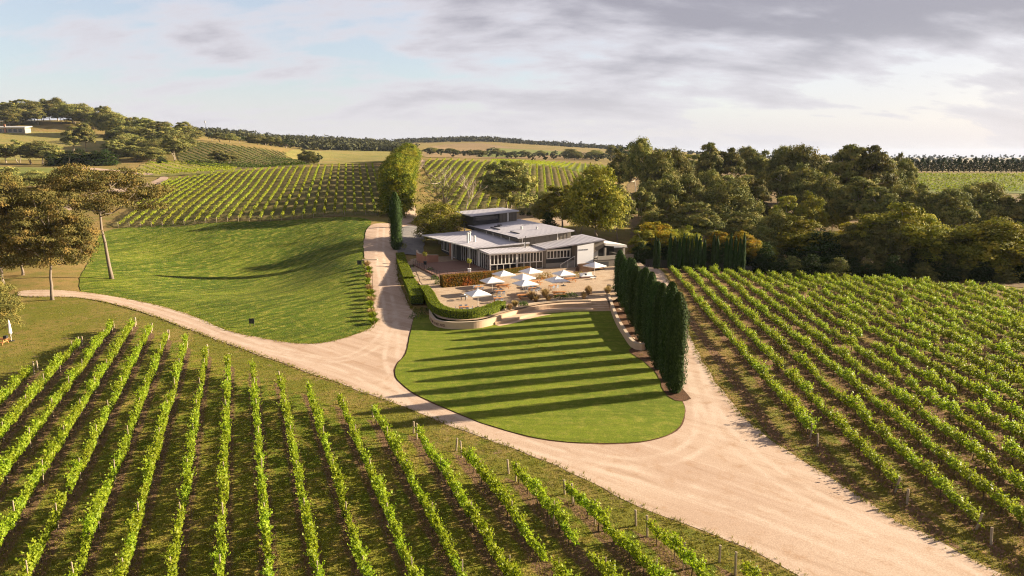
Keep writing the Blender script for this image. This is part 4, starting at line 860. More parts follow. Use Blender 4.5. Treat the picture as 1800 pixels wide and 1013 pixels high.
# ------------------------------------------------------------------ umbrellas, tables, chairs
def umbrella_proto():
    R = empty('market_umbrella')
    h, hw, zt = 2.15, 1.5, 2.85; c = [(-hw, -hw), (hw, -hw), (hw, hw), (-hw, hw)]
    for i in range(4):
        (x0, y0), (x1, y1) = c[i], c[(i + 1) % 4]; m = MB()
        mx, my = (x0 + x1) / 2, (y0 + y1) / 2
        top = [(x0, y0, h), (mx, my, h + .03), (x1, y1, h), (0, 0, zt)]; vs = top + [(a * .99, b * .99, z - .03) for a, b, z in top[:3]] + [(0, 0, zt - .05)]
        m.add(vs, [(0, 1, 3), (1, 2, 3), (5, 4, 7), (6, 5, 7), (0, 4, 5, 1), (1, 5, 6, 2)]); m.add([(x0, y0, h - .004), (x1, y1, h - .004), (x1 * .985, y1 * .985, h - .13), (x0 * .985, y0 * .985, h - .13)], [(3, 2, 1, 0)]); m.build('canopy_panel', M['canvas'], R)
    MB().lathe([(.032, .05), (.032, 2.9), (.06, 2.92), (.02, 3.0)], 8).build('pole', M['cream'], R)
    MB().lathe([(.42, 0), (.42, .07), (.1, .1), (.08, .28)], 12).build('base', M['steel'], R)
    m = MB()
    for x, y in c: m.tube([(x * .97, y * .97, h - .03), (0, 0, zt - .1)], .018, 4); m.tube([(x * .5, y * .5, h + .28), (0, 0, 1.95)], .014, 4)
    m.build('rib', M['cream'], R); return R
def table_proto(l=1.5, w=.85, mat='timber'):
    R = empty('terrace_table')
    for i in range(6): MB().box(-l / 2, l / 2, -w / 2 + i * w / 6 + .008, -w / 2 + (i + 1) * w / 6 - .008, .70, .745).build('top_slat', M[mat], R)
    MB().box(-l / 2 + .1, l / 2 - .1, -w / 2 + .1, w / 2 - .1, .62, .695).build('apron', M[mat], R)
    for x in (-1, 1):
        for y in (-1, 1): MB().box(x * (l / 2 - .12) - .04, x * (l / 2 - .12) + .04, y * (w / 2 - .12) - .04, y * (w / 2 - .12) + .04, 0, .619).build('leg', M[mat], R)
    return R
def picnic_proto(l=2.3):
    R = empty('picnic_table')
    for i in range(5): MB().box(-l / 2, l / 2, -.42 + i * .17, -.42 + i * .17 + .155, .72, .77).build('top_plank', M['timber'], R)
    for s in (-1, 1):
        for k in (0, 1): MB().box(-l / 2, l / 2, s * .78 - .15 + k * .155, s * .78 - .15 + k * .155 + .14, .42, .47).build('bench_plank', M['timber'], R)
        m = MB(); x = s * (l / 2 - .35)
        m.box(x - .04, x + .04, -.85, .85, .33, .415); m.box(x - .035, x + .035, -.38, .40, .64, .715)
        for q in (-1, 1): m.hexa([(x - .05, q * .68 - .05, 0), (x + .05, q * .68 - .05, 0), (x + .05, q * .68 + .05, 0), (x - .05, q * .68 + .05, 0)], [(x - .05, q * .24 - .05, .71), (x + .05, q * .24 - .05, .71), (x + .05, q * .24 + .05, .71), (x - .05, q * .24 + .05, .71)])
        m.build('frame', M['timber'], R)
    return R
def chair_proto():
    R = empty('metal_chair')
    MB().box(-.21, .21, -.21, .21, .43, .465).build('seat', M['chair'], R)
    m = MB(); m.box(-.21, -.17, .18, .215, .47, .86); m.box(.17, .21, .18, .215, .47, .86); m.box(-.16, .16, .185, .21, .62, .85); m.build('backrest', M['chair'], R)
    for x in (-1, 1):
        for y in (-1, 1): MB().tube([(x * .22, y * .22, 0), (x * .17, y * .17, .43)], .018, 5).build('leg', M['chair'], R)
    return R
def place(proto, used, loc, rz, label, cat, group):
    o = proto if not used[0] else copy_tree(proto); used[0] = True
    o.location = loc; o.rotation_euler = (0, 0, rz); tag(o, label, cat, group); return o
UP, TP, PP, CPR = umbrella_proto(), table_proto(), picnic_proto(), chair_proto(); uU, uT, uP, uC = [False], [False], [False], [False]
for px, py, lb in [(840, 509, 'white market umbrella nearest the curved hedge'), (865, 487, 'white market umbrella in front of the red-tipped hedge'), (885.5, 475.5, 'white market umbrella overlapping the red-tipped hedge end'), (932.7, 470.7, 'white market umbrella highest in the photo under the front windows'), (919.3, 481.5, 'white market umbrella in the middle of the cluster of three'), (923.3, 491.5, 'lowest white market umbrella of the middle cluster of three'), (991, 475, 'white market umbrella in front of the stair handrail'), (979, 486, 'white market umbrella above the right picnic table'), (1045.5, 461, 'white market umbrella beside the white panel wall')]:
    x, y = gz(px, py, TZ + 2.85); place(UP, uU, (x, y, TZ + .02), math.radians(34 + 9 * math.sin(px)), lb, 'umbrella', 'white umbrellas on the terrace').scale = (1.06 + .02 * math.sin(py), 1.06, 1.0)
SIDE = ['on the near left', 'on the near right', 'on the far left', 'on the far right', 'at the left end', 'at the right end']
def chairs_at(x, y, rz, n, what):
    spots = [(-.4, -.75, math.pi), (.4, -.75, math.pi), (-.4, .75, 0), (.4, .75, 0), (-1.05, 0, math.pi / 2), (1.05, 0, -math.pi / 2)][:n]
    for i, (dx, dy, a) in enumerate(spots):
        X = x + dx * math.cos(rz) - dy * math.sin(rz); Y = y + dx * math.sin(rz) + dy * math.cos(rz)
        place(CPR, uC, (X, Y, TZ + .02), rz + a, f'pale blue chair {SIDE[i]} of the table {what}', 'chair', f'chairs at the table {what}')
for px, py, rz, n, what in [(815.5, 548, .15, 6, 'inside the curved hedge'), (841, 512, .4, 4, 'in front of the red-tipped hedge'), (879, 519, .3, 4, 'left of the middle cluster'), (876, 532, .2, 4, 'nearest the grass clumps'), (936, 514, .3, 6, 'under the lowest cluster umbrella'), (972, 509, .5, 2, 'behind the right picnic table')]:
    x, y = gz(px, py, TZ); place(TP, uT, (x, y, TZ + .02), rz, f'orange timber table {what}', 'table', 'timber tables on the terrace'); chairs_at(x, y, rz, n, what)
for px, py, rz, what in [(884, 508, .35, 'beside the red-tipped hedge'), (922, 526, .2, 'in front of the lowest cluster umbrella'), (983, 521, .15, 'above the low green bushes'), (940, 501, .5, 'behind the middle cluster umbrellas'), (1002, 496, .4, 'under the umbrella by the handrail')]:
    x, y = gz(px, py, TZ); place(PP, uP, (x, y, TZ + .02), rz, f'orange timber picnic table {what}', 'picnic table', 'picnic tables on the terrace')
x, y = gz(814.5, 528, TZ); dt = table_proto(.9, .9, 'tiletop'); dt.location = (x, y, TZ + .02); tag(dt, 'small dark square table left of the nearest umbrella', 'table')
place(CPR, uC, (*gz(819, 526, TZ), TZ + .02), 1.2, 'pale metal chair beside the small dark table', 'chair', None)
def lounge(x, y, rz):
    R = empty('outdoor_lounge', (x, y, TZ + .02), rz); tag(R, 'white cushioned outdoor lounge under the right umbrella', 'sofa')
    MB().box(-1.3, 1.3, -.45, .45, .08, .30).build('frame', M['deck'], R)
    for i in range(3): MB().box(-1.28 + i * .86, -1.28 + i * .86 + .83, -.43, .43, .303, .47).build('seat_cushion', M['whitewall'], R); MB().hexa([(-1.28 + i * .86, .22, .474), (-.45 + i * .86, .22, .474), (-.45 + i * .86, .42, .474), (-1.28 + i * .86, .42, .474)], [(-1.28 + i * .86, .36, .95), (-.45 + i * .86, .36, .95), (-.45 + i * .86, .54, .95), (-1.28 + i * .86, .54, .95)]).build('back_cushion', M['whitewall'], R)
    MB().box(-.3, .1, .1, .2, .475, .8).build('throw_cushion', M['steel'], R)
    R2 = empty('coffee_table', tuple(Vector((x, y, TZ + .02)) + Vector((1.0, -1.5, 0))), rz); tag(R2, 'low white coffee table in front of the white lounge', 'table')
    MB().box(-.5, .5, -.3, .3, .34, .40).build('top', M['whitewall'], R2)
    for sx in (-1, 1):
        for sy in (-1, 1): MB().box(sx * .42 - .03, sx * .42 + .03, sy * .24 - .03, sy * .24 + .03, 0, .339).build('leg', M['steel'], R2)
lounge(*gz(1031, 489, TZ), .35)
for px, py, lb in [(1037, 517, 'sandstone block left of the step head'), (1070, 512, 'sandstone block right of the step head')]:
    x, y = gz(px, py, TZ); o = MB().hexa([(-.32, -.3, 0), (.34, -.28, 0), (.3, .3, 0), (-.3, .32, 0)], [(-.26, -.27, 1.1), (.28, -.24, 1.15), (.27, .25, 1.08), (-.25, .26, 1.13)]).build('stone_block', M['stone']); o.location = (x, y, TZ + .01); tag(o, lb, 'stone', None)
for i, (px, py, s) in enumerate([(1088, 546, .5), (1113, 596, .32), (1118, 592, .25), (1124, 604, .3)]):
    x, y = gz(px, py, .1); m = MB(); m.lathe([(.3, 0), (.62, .18), (.55, .5), (.2, .68)], 9); o = m.build('boulder', M['stone']); o.location = (x, y, .09); o.scale = (s * 1.2, s, s); o.rotation_euler = (0, 0, i); tag(o, f'pale garden boulder in the mulch bed, {ordinal(i + 1)} from the steps', 'boulder', 'boulders in the mulch bed')
# standard trees in pots on the deck and by the hedge
def pot_tree(x, y, z, lb, col, h=1.9, r=.55):
    R = empty('potted_tree', (x, y, z)); tag(R, lb, 'potted tree')
    MB().hexa([(-.24, -.24, 0), (.24, -.24, 0), (.24, .24, 0), (-.24, .24, 0)], [(-.32, -.32, .7), (.32, -.32, .7), (.32, .32, .7), (-.32, .32, .7)]).build('pot', M[col], R)
    MB().tube([(0, 0, .6), (.02, 0, h)], [.05, .04], 6).build('trunk', M['darkbark'], R)
    rng = np.random.default_rng(5); d = rng.normal(0, 1, (260, 3)); d /= np.linalg.norm(d, axis=1)[:, None]
    new_obj('crown', mesh_from_quads('pot_crown', leaf_arrays(d * r * rng.uniform(.5, 1, (260, 1)) + np.array([0, 0, h + r * .6]), d, .17, rng, .7, .5), [M['euca_y']]), R)
pot_tree(*bw(-4.5, -.5), 1.63, 'potted ball tree in a white pot on the deck', 'whitewall'); pot_tree(*bw(-9.5, 12), 1.63, 'potted tree beside the terracotta wall', 'steel'); pot_tree(*gz(711, 449, 1), .9, 'small olive tree in a black pot at the hedge end', 'steel', 1.9, .8)

# ------------------------------------------------------------------ trees
def puff(rng, c, rx, rz, n, leaf, down=-.35, aspect=.6, jit=.55):
    K = max(5, n // 20); s = rng.normal(0, 1, (K, 3)); s /= np.linalg.norm(s, axis=1)[:, None]; lo = s[:, 2] < down; s[lo, 2] *= -1
    kr = rng.uniform(.55, 1.12, K); j = rng.integers(0, K, n)      # leaves gather in twig-end sprays
    e = rng.normal(0, 1, (n, 3)) * np.array([.2, .2, .15]); d = s[j] * kr[j][:, None] + e
    nr = d + e
    return leaf_arrays(np.array(c) + d * np.array([rx, rx, rz]), nr, leaf, rng, aspect, jit)
def make_tree(seed, h=15.0, w=11.0, ft=.42, n_puff=20, per=320, leaf=.42, flat=.6, lean=0.0, prad=.17, mat='euca', bark='bark', trunk_r=.32, dome=.38, stems=1, fill=.5):
    rng = np.random.default_rng(seed); tr = MB(); tr.smooth = True
    forks = []
    for s in range(stems):
        a = rng.uniform(0, 6.28); ox, oy = (0, 0) if stems == 1 else (math.cos(a) * .4, math.sin(a) * .4); sl = lean if stems == 1 else math.cos(a) * 1.2
        pts = [(ox, oy, -.4)]; k = 5
        for i in range(1, k + 1):
            t = i / k; pts.append((ox + sl * t * 1.0 + rng.normal(0, .08) * h / 15, oy + (0 if stems == 1 else math.sin(a) * 1.2 * t) + rng.normal(0, .08) * h / 15, ft * h * t))
        tr.tube(pts, [trunk_r * (1.25 if i == 0 else 1 - .09 * i) / math.sqrt(stems) for i in range(k + 1)], 8); forks.append(Vector(pts[-1]))
    cs = []
    tries = 0
    while len(cs) < n_puff and tries < 4000:
        tries += 1; a = rng.uniform(0, 6.283); q = math.sqrt(rng.uniform(0, 1)); r = q * (w / 2 - prad * w * .7)
        zt = h * (1 - dome * q * q) - prad * w * flat; zb = ft * h * (1.0 - .05 * q) + .0
        z = zb + (zt - zb) * (rng.uniform(0, 1) ** fill); c = Vector((r * math.cos(a) + lean, r * math.sin(a), z))
        if all((Vector(((c - o).x, (c - o).y, (c - o).z / flat))).length > prad * w * 1.12 for o in cs): cs.append(c)
    limbs = sorted(range(len(cs)), key=lambda i: -cs[i].z)[:6]; nodes = list(forks); quads = []
    order = limbs[:3] + [i for i in range(len(cs)) if i not in limbs[:3]]
    for i in order:
        c = cs[i]; f = min(nodes, key=lambda n: (n - c).length + (3 if n.z > c.z else 0)); mid = f.lerp(c, .5) + Vector((rng.normal(0, .3), rng.normal(0, .3), -.25)) * h / 15
        r0 = trunk_r * (.5 if i in limbs else .3); tr.tube([f, mid, c], [r0, r0 * .6, r0 * .25], 5); nodes += [mid]
        rx = prad * w * rng.uniform(.75, 1.25); quads.append(puff(rng, c, rx, rx * flat * rng.uniform(.85, 1.15), int(per * (rx / (prad * w)) ** 2), leaf, jit=.5))
        for _ in range(3):                # twigs inside the clump
            e = c + Vector(rng.normal(0, .6, 3)) * rx * .7; tr.tube([c, e], [r0 * .25, r0 * .1], 4, cap=False)
    return tr.mesh('trunk', M[bark]), mesh_from_quads('crown', quads, [M[mat]])
def recolour(tc, mat): me = tc[1].copy(); me.materials.clear(); me.materials.append(M[mat]); return (tc[0], me)
EU = [make_tree(20 + i, 15, 11.5 + i % 3, (.22, .28, .16, .30, .24, .26, .46, .42)[i], (30 if i < 6 else 22) + 3 * (i % 4), 640, .46, (.6, .7, .8)[i % 3], .3 * (i % 3 - 1), .135 + .015 * (i % 3), 'euca', 'bark' if i < 6 else 'palebark', stems=1 + (i % 3 == 1)) for i in range(8)]
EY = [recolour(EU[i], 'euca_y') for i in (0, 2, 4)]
EB = [recolour(EU[i], 'autumn') for i in (1, 3)]
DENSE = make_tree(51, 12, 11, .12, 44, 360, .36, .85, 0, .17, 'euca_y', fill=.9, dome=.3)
CONE = make_tree(52, 15, 9, .04, 60, 480, .42, 1.1, 0, .20, 'row_conifer', bark='darkbark', fill=1.0, dome=.32)
DARKC = make_tree(53, 12, 9, .05, 40, 300, .42, 1.0, 0, .19, 'dark', bark='darkbark', fill=1.1, dome=.55)
SHR = recolour(DARKC, 'euca')
FAR = [make_tree(60 + i, 15, 12, (.3, .2, .38)[i], 12, 90, 1.0, .7, 0, .2, 'euca', trunk_r=.4) for i in range(3)]
FARD = [recolour(f, 'dark') for f in FAR]
THIN = make_tree(71, 15, 13, .3, 26, 110, .36, .6, 0, .16, 'euca', stems=2, trunk_r=.34)
def pine_mesh(seed, h=10., r=2.6, n=700, mat='dark'):
    rng = np.random.default_rng(seed); z = rng.uniform(.05, 1, n) ** .9; a = rng.uniform(0, 6.28, n); q = rng.uniform(.55, 1, n) * (1.05 - z) ** .75 * (1 + .15 * np.sin(z * 40))
    c = np.stack([np.cos(a) * q * r, np.sin(a) * q * r, z * h], 1); d = np.stack([np.cos(a), np.sin(a), np.full(n, .4)], 1)
    return MB().tube([(0, 0, -.3), (0, 0, h * .9)], [.22, .04], 6).mesh('trunk', M['darkbark']), mesh_from_quads('crown', leaf_arrays(c, d, .7, rng, .5, .4), [M[mat]])
PINE = [pine_mesh(80 + i) for i in range(3)]
def cypress_mesh(seed, h=10., r=1.1, n=5200, leaf=.26, pencil=False):
    rng = np.random.default_rng(seed); z = rng.uniform(.0, 1, n); a = rng.uniform(0, 6.28, n)
    prof = np.minimum(1, (z + .02) / .12) ** .5 * np.minimum(1, ((1.02 - z) / (.55 if pencil else .24))) ** .62
    q = prof * (1 + .10 * np.sin(5 * a + 3 * np.sin(z * 9 + seed)) + .06 * np.sin(11 * a + z * 14) + rng.normal(0, .05, n)) * rng.uniform(.82, 1.03, n)
    c = np.stack([np.cos(a) * q * r, np.sin(a) * q * r, .12 + z * (h - .12)], 1); d = np.stack([np.cos(a), np.sin(a), np.full(n, .35)], 1)
    up = np.stack([np.cos(a) * .25, np.sin(a) * .25, np.ones(n)], 1)
    core = MB().lathe([(.2 * r, .15), (.78 * r, h * .12), (.80 * r, h * .5), (.74 * r, h * .82), (.05, h * .96)], 9)
    me = mesh_from_quads('crown', leaf_arrays(c, d, leaf, rng, .45, .3, up), [M['cyp'], M['cyp']], core)
    return MB().tube([(0, 0, -.3), (0, 0, h * .3)], [.18, .12], 6).mesh('trunk', M['darkbark']), me
CYP = [cypress_mesh(90 + i) for i in range(4)]; PEN = [cypress_mesh(95 + i, 6., .42, 700, .25, True) for i in range(2)]; LONE = cypress_mesh(99, 12., 1.45, 6500, .3)
def plant(tc, x, y, h0, h, ws, label, name, group=None, rz=None, z=None, rng=random.Random(4), cat='tree'):
    R = empty(name, (x, y, T(x, y) if z is None else z), rng.uniform(0, 6.28) if rz is None else rz); tag(R, label, cat, group)
    k = h / h0; R.scale = (ws, ws, k)
    new_obj('trunk', tc[0], R); new_obj('crown', tc[1], R); return R
def tree_px(tc, px, py_top, Y, wpx, label, name='eucalyptus_tree', group=None, h0=15., w0=11.5, rz=None, hmin=3.0, cat='tree'):
    x, y, zt = at(px, py_top, Y); h = max(hmin, (zt - T(x, y)) * 1.06); ws = (wpx / FPX * Y / CP) / w0
    return plant(tc, x, y, h0, h, ws, label, name, group, rz, cat=cat)

# the clipped cypress row beside the lawn
NC = 13
for i in range(NC):
    q = i / (NC - 1); x = CY0[0] + (CY1[0] - CY0[0]) * q + .12 * math.sin(i * 2.3); y = CY0[1] + .9 + (CY1[1] + 1.0 - CY0[1]) * q; h = (10.5 - 2.7 * q) * (1 + .05 * math.sin(i * 1.7))
    plant(CYP[i % 4], x, y, 10., h, (.98 - .10 * q) * (1 + .08 * math.sin(i * 2.9)), f'dark columnar cypress beside the striped lawn, {ordinal(i + 1)} from the road end', 'cypress_tree', 'cypress row beside the lawn', z=.05)
x, y = hit(697, 440); plant(LONE, x, y, 12., at(693, 338, y)[2] - T(x, y), 1.0, 'lone tall pencil cypress standing beside the drive', 'cypress_tree')
# conifers climbing beside the path
for i in range(12):
    q = i / 11; Y = 200 + 140 * q
    tree_px(CONE, 694 + 24 * q ** 1.1, 284 - 33 * q ** .7 + 2.5 * math.sin(i * 2.3), Y, 64 - 20 * q, f'big bushy conifer beside the hill path, {ordinal(i + 1)} from the drive', 'conifer_tree', 'conifer row beside the hill path', 15., 9.5)
# hand-placed trees round the building
tree_px(DENSE, 771, 352, 168, 88, 'dense yellow-green tree at the left end of the building', 'dense_tree', None, 12., 11.5)
tree_px(THIN, 768, 300, 206, 80, 'sparse brownish tree with bare branches behind the dense tree', 'sparse_tree')
tree_px(EU[1], 893, 284, 205, 98, 'large dark eucalyptus standing behind the upper roof')
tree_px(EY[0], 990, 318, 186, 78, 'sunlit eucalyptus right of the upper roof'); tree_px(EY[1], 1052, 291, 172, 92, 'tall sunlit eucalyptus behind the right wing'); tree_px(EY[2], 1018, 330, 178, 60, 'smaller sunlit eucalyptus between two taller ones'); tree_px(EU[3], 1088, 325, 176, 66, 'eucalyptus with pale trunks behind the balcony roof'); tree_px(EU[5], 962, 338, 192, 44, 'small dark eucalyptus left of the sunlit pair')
tree_px(DARKC, 966, 372, 180, 34, 'round dark bush behind the main roof', 'dark_tree', None, 12., 9., hmin=4)
def dead_tree(px, py_top, Y, label, seed, mat='deadwood', lv=4, w=1.0):
    x, y, zt = at(px, py_top, Y); z = T(x, y); h = zt - z; rng = random.Random(seed); tr, br = MB(), MB()
    def grow(p, d, l, r, k, mb):
        e = p + d * l; mb.tube([p, p.lerp(e, .5) + Vector((rng.gauss(0, .05), rng.gauss(0, .05), 0)) * l, e], [r, r * .8, r * .62], 6)
        if k == 0: return
        for _ in range(rng.choice((2, 2, 3))):
            a = rng.uniform(0, 6.28); s = rng.uniform(.35, .8) * w; nd = (d + Vector((math.cos(a) * s, math.sin(a) * s, rng.uniform(-.1, .3)))).normalized(); grow(e, nd, l * rng.uniform(.6, .8), r * .6, k - 1, br)
    grow(Vector((0, 0, -.3)), Vector((.03, 0, 1)), h * .42, .24, lv, tr)
    R = empty('dead_tree', (x, y, z)); tag(R, label, 'dead tree'); tr.build('trunk', M[mat], R); br.build('branch', M[mat], R)
dead_tree(816, 318, 188, 'bleached leafless dead tree behind the building', 5); dead_tree(782, 305, 204, 'grey leafless branching tree above the dense tree', 8, 'deadwood', 5, 1.2)
for i, (px, py) in enumerate([(918, 379), (930, 380), (942, 382), (952, 383), (962, 385)]):
    x, y = hit(px, py); bush('ball_shrub', f'clipped dark ball shrub behind the upper roof, {ordinal(i + 1)} from the left', x, y, T(x, y), .95, 1.7, 'dark', 300, .3, 'shrub', 'ball shrubs in the yard', i)

# eucalypts on the left
H1 = make_tree(133, 23, 27, .52, 42, 820, .34, .42, -1.0, .105, 'bronze', 'bark2', .36, dome=.30, fill=.45)
H2 = make_tree(137, 20, 20, .33, 56, 860, .34, .5, .5, .115, 'bronze', 'bark2', .36, dome=.35, fill=.7)
H3 = make_tree(139, 18, 18, .16, 46, 860, .34, .6, 0, .14, 'bronze', 'bark2', .34, dome=.4, fill=.9)
def left_tree(tc, bx, by, top, h0, ws, label, rz):
    x, y = hit(bx, by); h = at(bx, top, y)[2] - T(x, y); return plant(tc, x, y, h0, h, ws, label, 'eucalyptus_tree', 'bronze eucalypts on the left', rz)
left_tree(H1, 197, 491, 276, 23., 1.0, 'wide bronze eucalyptus with a leaning pale trunk on the mown slope', .0)
left_tree(H2, 92, 528, 332, 20., .76, 'bronze eucalyptus with stout pale trunk beside the gravel road', .8)
left_tree(H3, 5, 500, 318, 18., 1.05, 'bushy bronze eucalyptus at the far left edge beyond the road', 2.1)
left_tree(H3, 40, 484, 326, 18., .75, 'bronze eucalyptus with thin trunk behind the stout one', 4.0)
left_tree(H2, -70, 480, 300, 20., 1.0, 'bronze eucalyptus cut off by the left edge', 3.0)
left_tree(H3, 20, 455, 296, 18., .8, 'rounded bronze eucalyptus behind the roadside trees', 5.0)
left_tree(H3, -20, 590, 476, 18., .5, 'low olive eucalyptus branch canopy at the left edge near the table', 1.0)
tree_px(EU[0], 5, 288, 235, 60, 'olive eucalyptus behind the bronze trees at the edge'); tree_px(EU[2], 62, 300, 255, 60, 'small eucalyptus standing in the left meadow')

sheet('wood_floor', H([(1105, 462), (1135, 458), (1200, 468), (1375, 472), (1560, 484), (1800, 506), (2150, 536), (2150, 350), (1800, 345), (1590, 345), (1560, 325), (1330, 300), (1130, 310), (1110, 400)]), M['litter'], 1, 2.5, .3, 'brown leaf-littered ground under the right-hand wood')
for i in range(34):
    px = 1345 + i * 14.5 + 6 * math.sin(i * 2.7); Y = 138 + 16 * (.5 + .5 * math.sin(i * 1.9)) - (px - 1345) * .012; x = at(px, 480, Y)[0]
    plant((DARKC, SHR)[i % 2], x, Y, 12., 3.2 + 2.4 * abs(math.sin(i * 1.3)), .42 + .2 * abs(math.cos(i * 2.1)), f'bushy understorey shrub between vineyard and wood, {ordinal(i + 1)} from the left', 'understorey_shrub', 'understorey along the wood edge', cat='shrub')
# the wood on the right, three ranks deep
WOOD = {'back': [(1125, 249, 232, 72, 0), (1162, 264, 226, 76, 0), (1214, 264, 282, 66, 0), (1250, 251, 272, 60, 0), (1283, 260, 276, 64, 0), (1317, 259, 292, 64, 0), (1342, 265, 287, 64, 0), (1374, 262, 262, 60, 0), (1395, 259, 256, 84, 0), (1418, 257, 250, 80, 0), (1448, 264, 268, 62, 0), (1492, 255, 238, 104, 0), (1532, 256, 236, 104, 0), (1556, 272, 242, 76, 0), (1579, 269, 282, 40, 0), (1592, 284, 244, 60, 0), (1090, 262, 262, 50, 0), (1190, 262, 250, 60, 0)],
        'middle': [(1179, 306, 192, 84, 0), (1212, 312, 194, 76, 0), (1283, 317, 196, 112, 0), (1302, 299, 217, 100, 0), (1330, 312, 207, 70, 0), (1379, 292, 217, 92, 0), (1420, 288, 216, 92, 0), (1452, 306, 207, 80, 0), (1520, 311, 202, 112, 0), (1550, 330, 192, 82, 0), (1585, 325, 196, 90, 0), (1633, 324, 192, 84, 0), (1676, 337, 187, 92, 0), (1706, 324, 196, 112, 0), (1740, 322, 197, 100, 0), (1786, 337, 190, 96, 0), (1389, 336, 192, 70, 1), (1430, 337, 190, 62, 1), (1467, 342, 206, 54, 1), (1130, 330, 186, 60, 0), (1146, 318, 196, 66, 0), (1245, 300, 222, 72, 0), (1487, 318, 212, 66, 0), (1820, 330, 190, 90, 0)],
        'front': [(1217, 355, 176, 92, 0), (1240, 371, 169, 82, 0), (1300, 374, 171, 92, 0), (1331, 366, 174, 62, 0), (1367, 371, 161, 64, 0), (1408, 379, 159, 112, 1), (1434, 403, 152, 108, 3), (1492, 392, 166, 52, 2), (1520, 394, 154, 84, 0), (1587, 356, 151, 140, 1), (1560, 389, 147, 84, 0), (1616, 366, 153, 96, 1), (1654, 399, 150, 104, 1), (1684, 408, 146, 92, 0), (1757, 386, 140, 134, 1), (1799, 396, 145, 90, 0), (1716, 404, 150, 84, 0), (1470, 408, 158, 70, 1), (1345, 400, 158, 56, 0), (1180, 362, 178, 60, 0), (1150, 372, 180, 56, 0), (1828, 400, 142, 90, 1)]}
for rank, L_ in WOOD.items():
    for i, (px, py, Y, w, k) in enumerate(sorted(L_)):
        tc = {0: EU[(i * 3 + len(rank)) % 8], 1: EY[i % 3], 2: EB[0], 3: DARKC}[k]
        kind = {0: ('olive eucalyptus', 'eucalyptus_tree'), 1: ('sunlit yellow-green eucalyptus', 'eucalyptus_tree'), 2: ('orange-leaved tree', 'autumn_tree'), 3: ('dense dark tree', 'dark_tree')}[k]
        tree_px(tc, px, py, Y, w * (1.0 if rank == 'front' else .84), f'{kind[0]} in the {rank} rank of the right-hand wood, {ordinal(i + 1)} from the left', kind[1], f'{rank} rank of the wood', 12. if k == 3 else 15., 9. if k == 3 else 11.5)
for i, (px, py, w) in enumerate([(1133, 399, 44), (1153, 391, 52), (1180, 402, 40), (1208, 398, 42), (1262, 406, 42), (1284, 410, 40), (1308, 408, 46), (1333, 424, 48)]):
    tree_px((EY[0], EB[0], EY[1], EY[2], EB[1], EY[0], EB[0], EY[1])[i], px, py, 150 + 3 * (i % 3), w * 1.2, f'small tree with golden orange crown behind the slender cypresses, {ordinal(i + 1)} from the left', 'autumn_tree', 'golden trees behind the slender cypresses')
for i, px in enumerate([1128, 1144, 1170, 1192, 1222, 1245, 1272, 1296, 1320, 1346]):
    tree_px(DARKC, px, 424 + 4 * (i % 3), 147 + 2 * (i % 3), 40, f'low dark bushy tree behind the slender cypresses, {ordinal(i + 1)} from the left', 'dark_tree', 'dark bushes behind the slender cypresses', 12., 9.)
for i, px in enumerate([1153, 1158, 1179, 1187, 1195, 1203, 1210, 1217, 1225, 1231, 1239, 1256, 1262, 1278, 1286, 1294, 1302, 1309]):
    tree_px(PEN[i % 2], px, 418 + 5 * math.sin(i * 2.1), 141, 8.5, f'slender pencil cypress along the fence, {ordinal(i + 1)} from the left', 'pencil_cypress', 'slender cypresses along the fence', 6., .85)
fr = empty('timber_fence', (*at(1136, 470, 143)[:2], T(*at(1136, 470, 143)[:2]))); tag(fr, 'dark timber paling fence behind the slender cypresses', 'fence')
fx1 = at(1325, 470, 143)[0] - fr.location.x
_pal = MB().box(-.19, .19, -.02, .02, 0, 1.7).mesh('paling', M['charcoal'])
for i in range(int(fx1 / .42)):
    o = new_obj('paling', _pal, fr); o.location = (i * .42, .03 * (i % 2), T(fr.location.x + i * .42, 143) - fr.location.z)
for i in range(24):
    tree_px(PINE[i % 3], 1604 + i * 9.3, 281 + 2.5 * math.sin(i * 1.9), 462 + 4 * (i % 2), 21, f'dark pine in the windbreak behind the far green field, {ordinal(i + 1)} from the left', 'pine_tree', 'pine windbreak', 10., 5.2)

# far trees on the left hill, in the valley and along the ridges
FARL = [(8, 180, 735), (24, 176, 730), (40, 171, 735), (57, 178, 725), (70, 174, 740), (84, 180, 735), (97, 172, 745), (112, 180, 730), (124, 184, 720), (140, 182, 725), (150, 190, 700), (162, 196, 690), (178, 187, 650), (190, 192, 650), (205, 200, 640), (216, 204, 660), (230, 203, 610), (244, 206, 600), (256, 208, 600), (268, 211, 590), (280, 214, 580), (292, 218, 580), (305, 222, 570), (320, 214, 590), (124, 218, 520), (147, 216, 525), (196, 246, 470), (215, 238, 490), (228, 236, 500), (240, 240, 480), (253, 244, 470), (268, 246, 460), (305, 236, 450), (282, 244, 470), (330, 222, 640), (6, 250, 420), (28, 246, 425), (52, 252, 415), (70, 248, 415), (88, 256, 410), (385, 262, 432), (399, 268, 440), (200, 226, 560), (212, 222, 560), (222, 228, 540), (236, 222, 555), (248, 226, 545), (262, 226, 540), (274, 230, 530), (288, 230, 520), (298, 238, 500), (314, 232, 520), (326, 228, 560), (206, 250, 455), (234, 256, 440), (260, 258, 435), (160, 212, 690), (132, 196, 710), (104, 190, 715), (64, 190, 700), (30, 190, 700), (14, 192, 690)]
for i, (px, py, Y) in enumerate(sorted(FARL)):
    tree_px(EU[i % 6], px, py, Y, (28 if Y > 600 else 36) + 6 * (i % 3), f'distant eucalyptus on the left hills, {ordinal(i + 1)} from the left edge', 'eucalyptus_tree', 'eucalypts on the left hills', hmin=7)
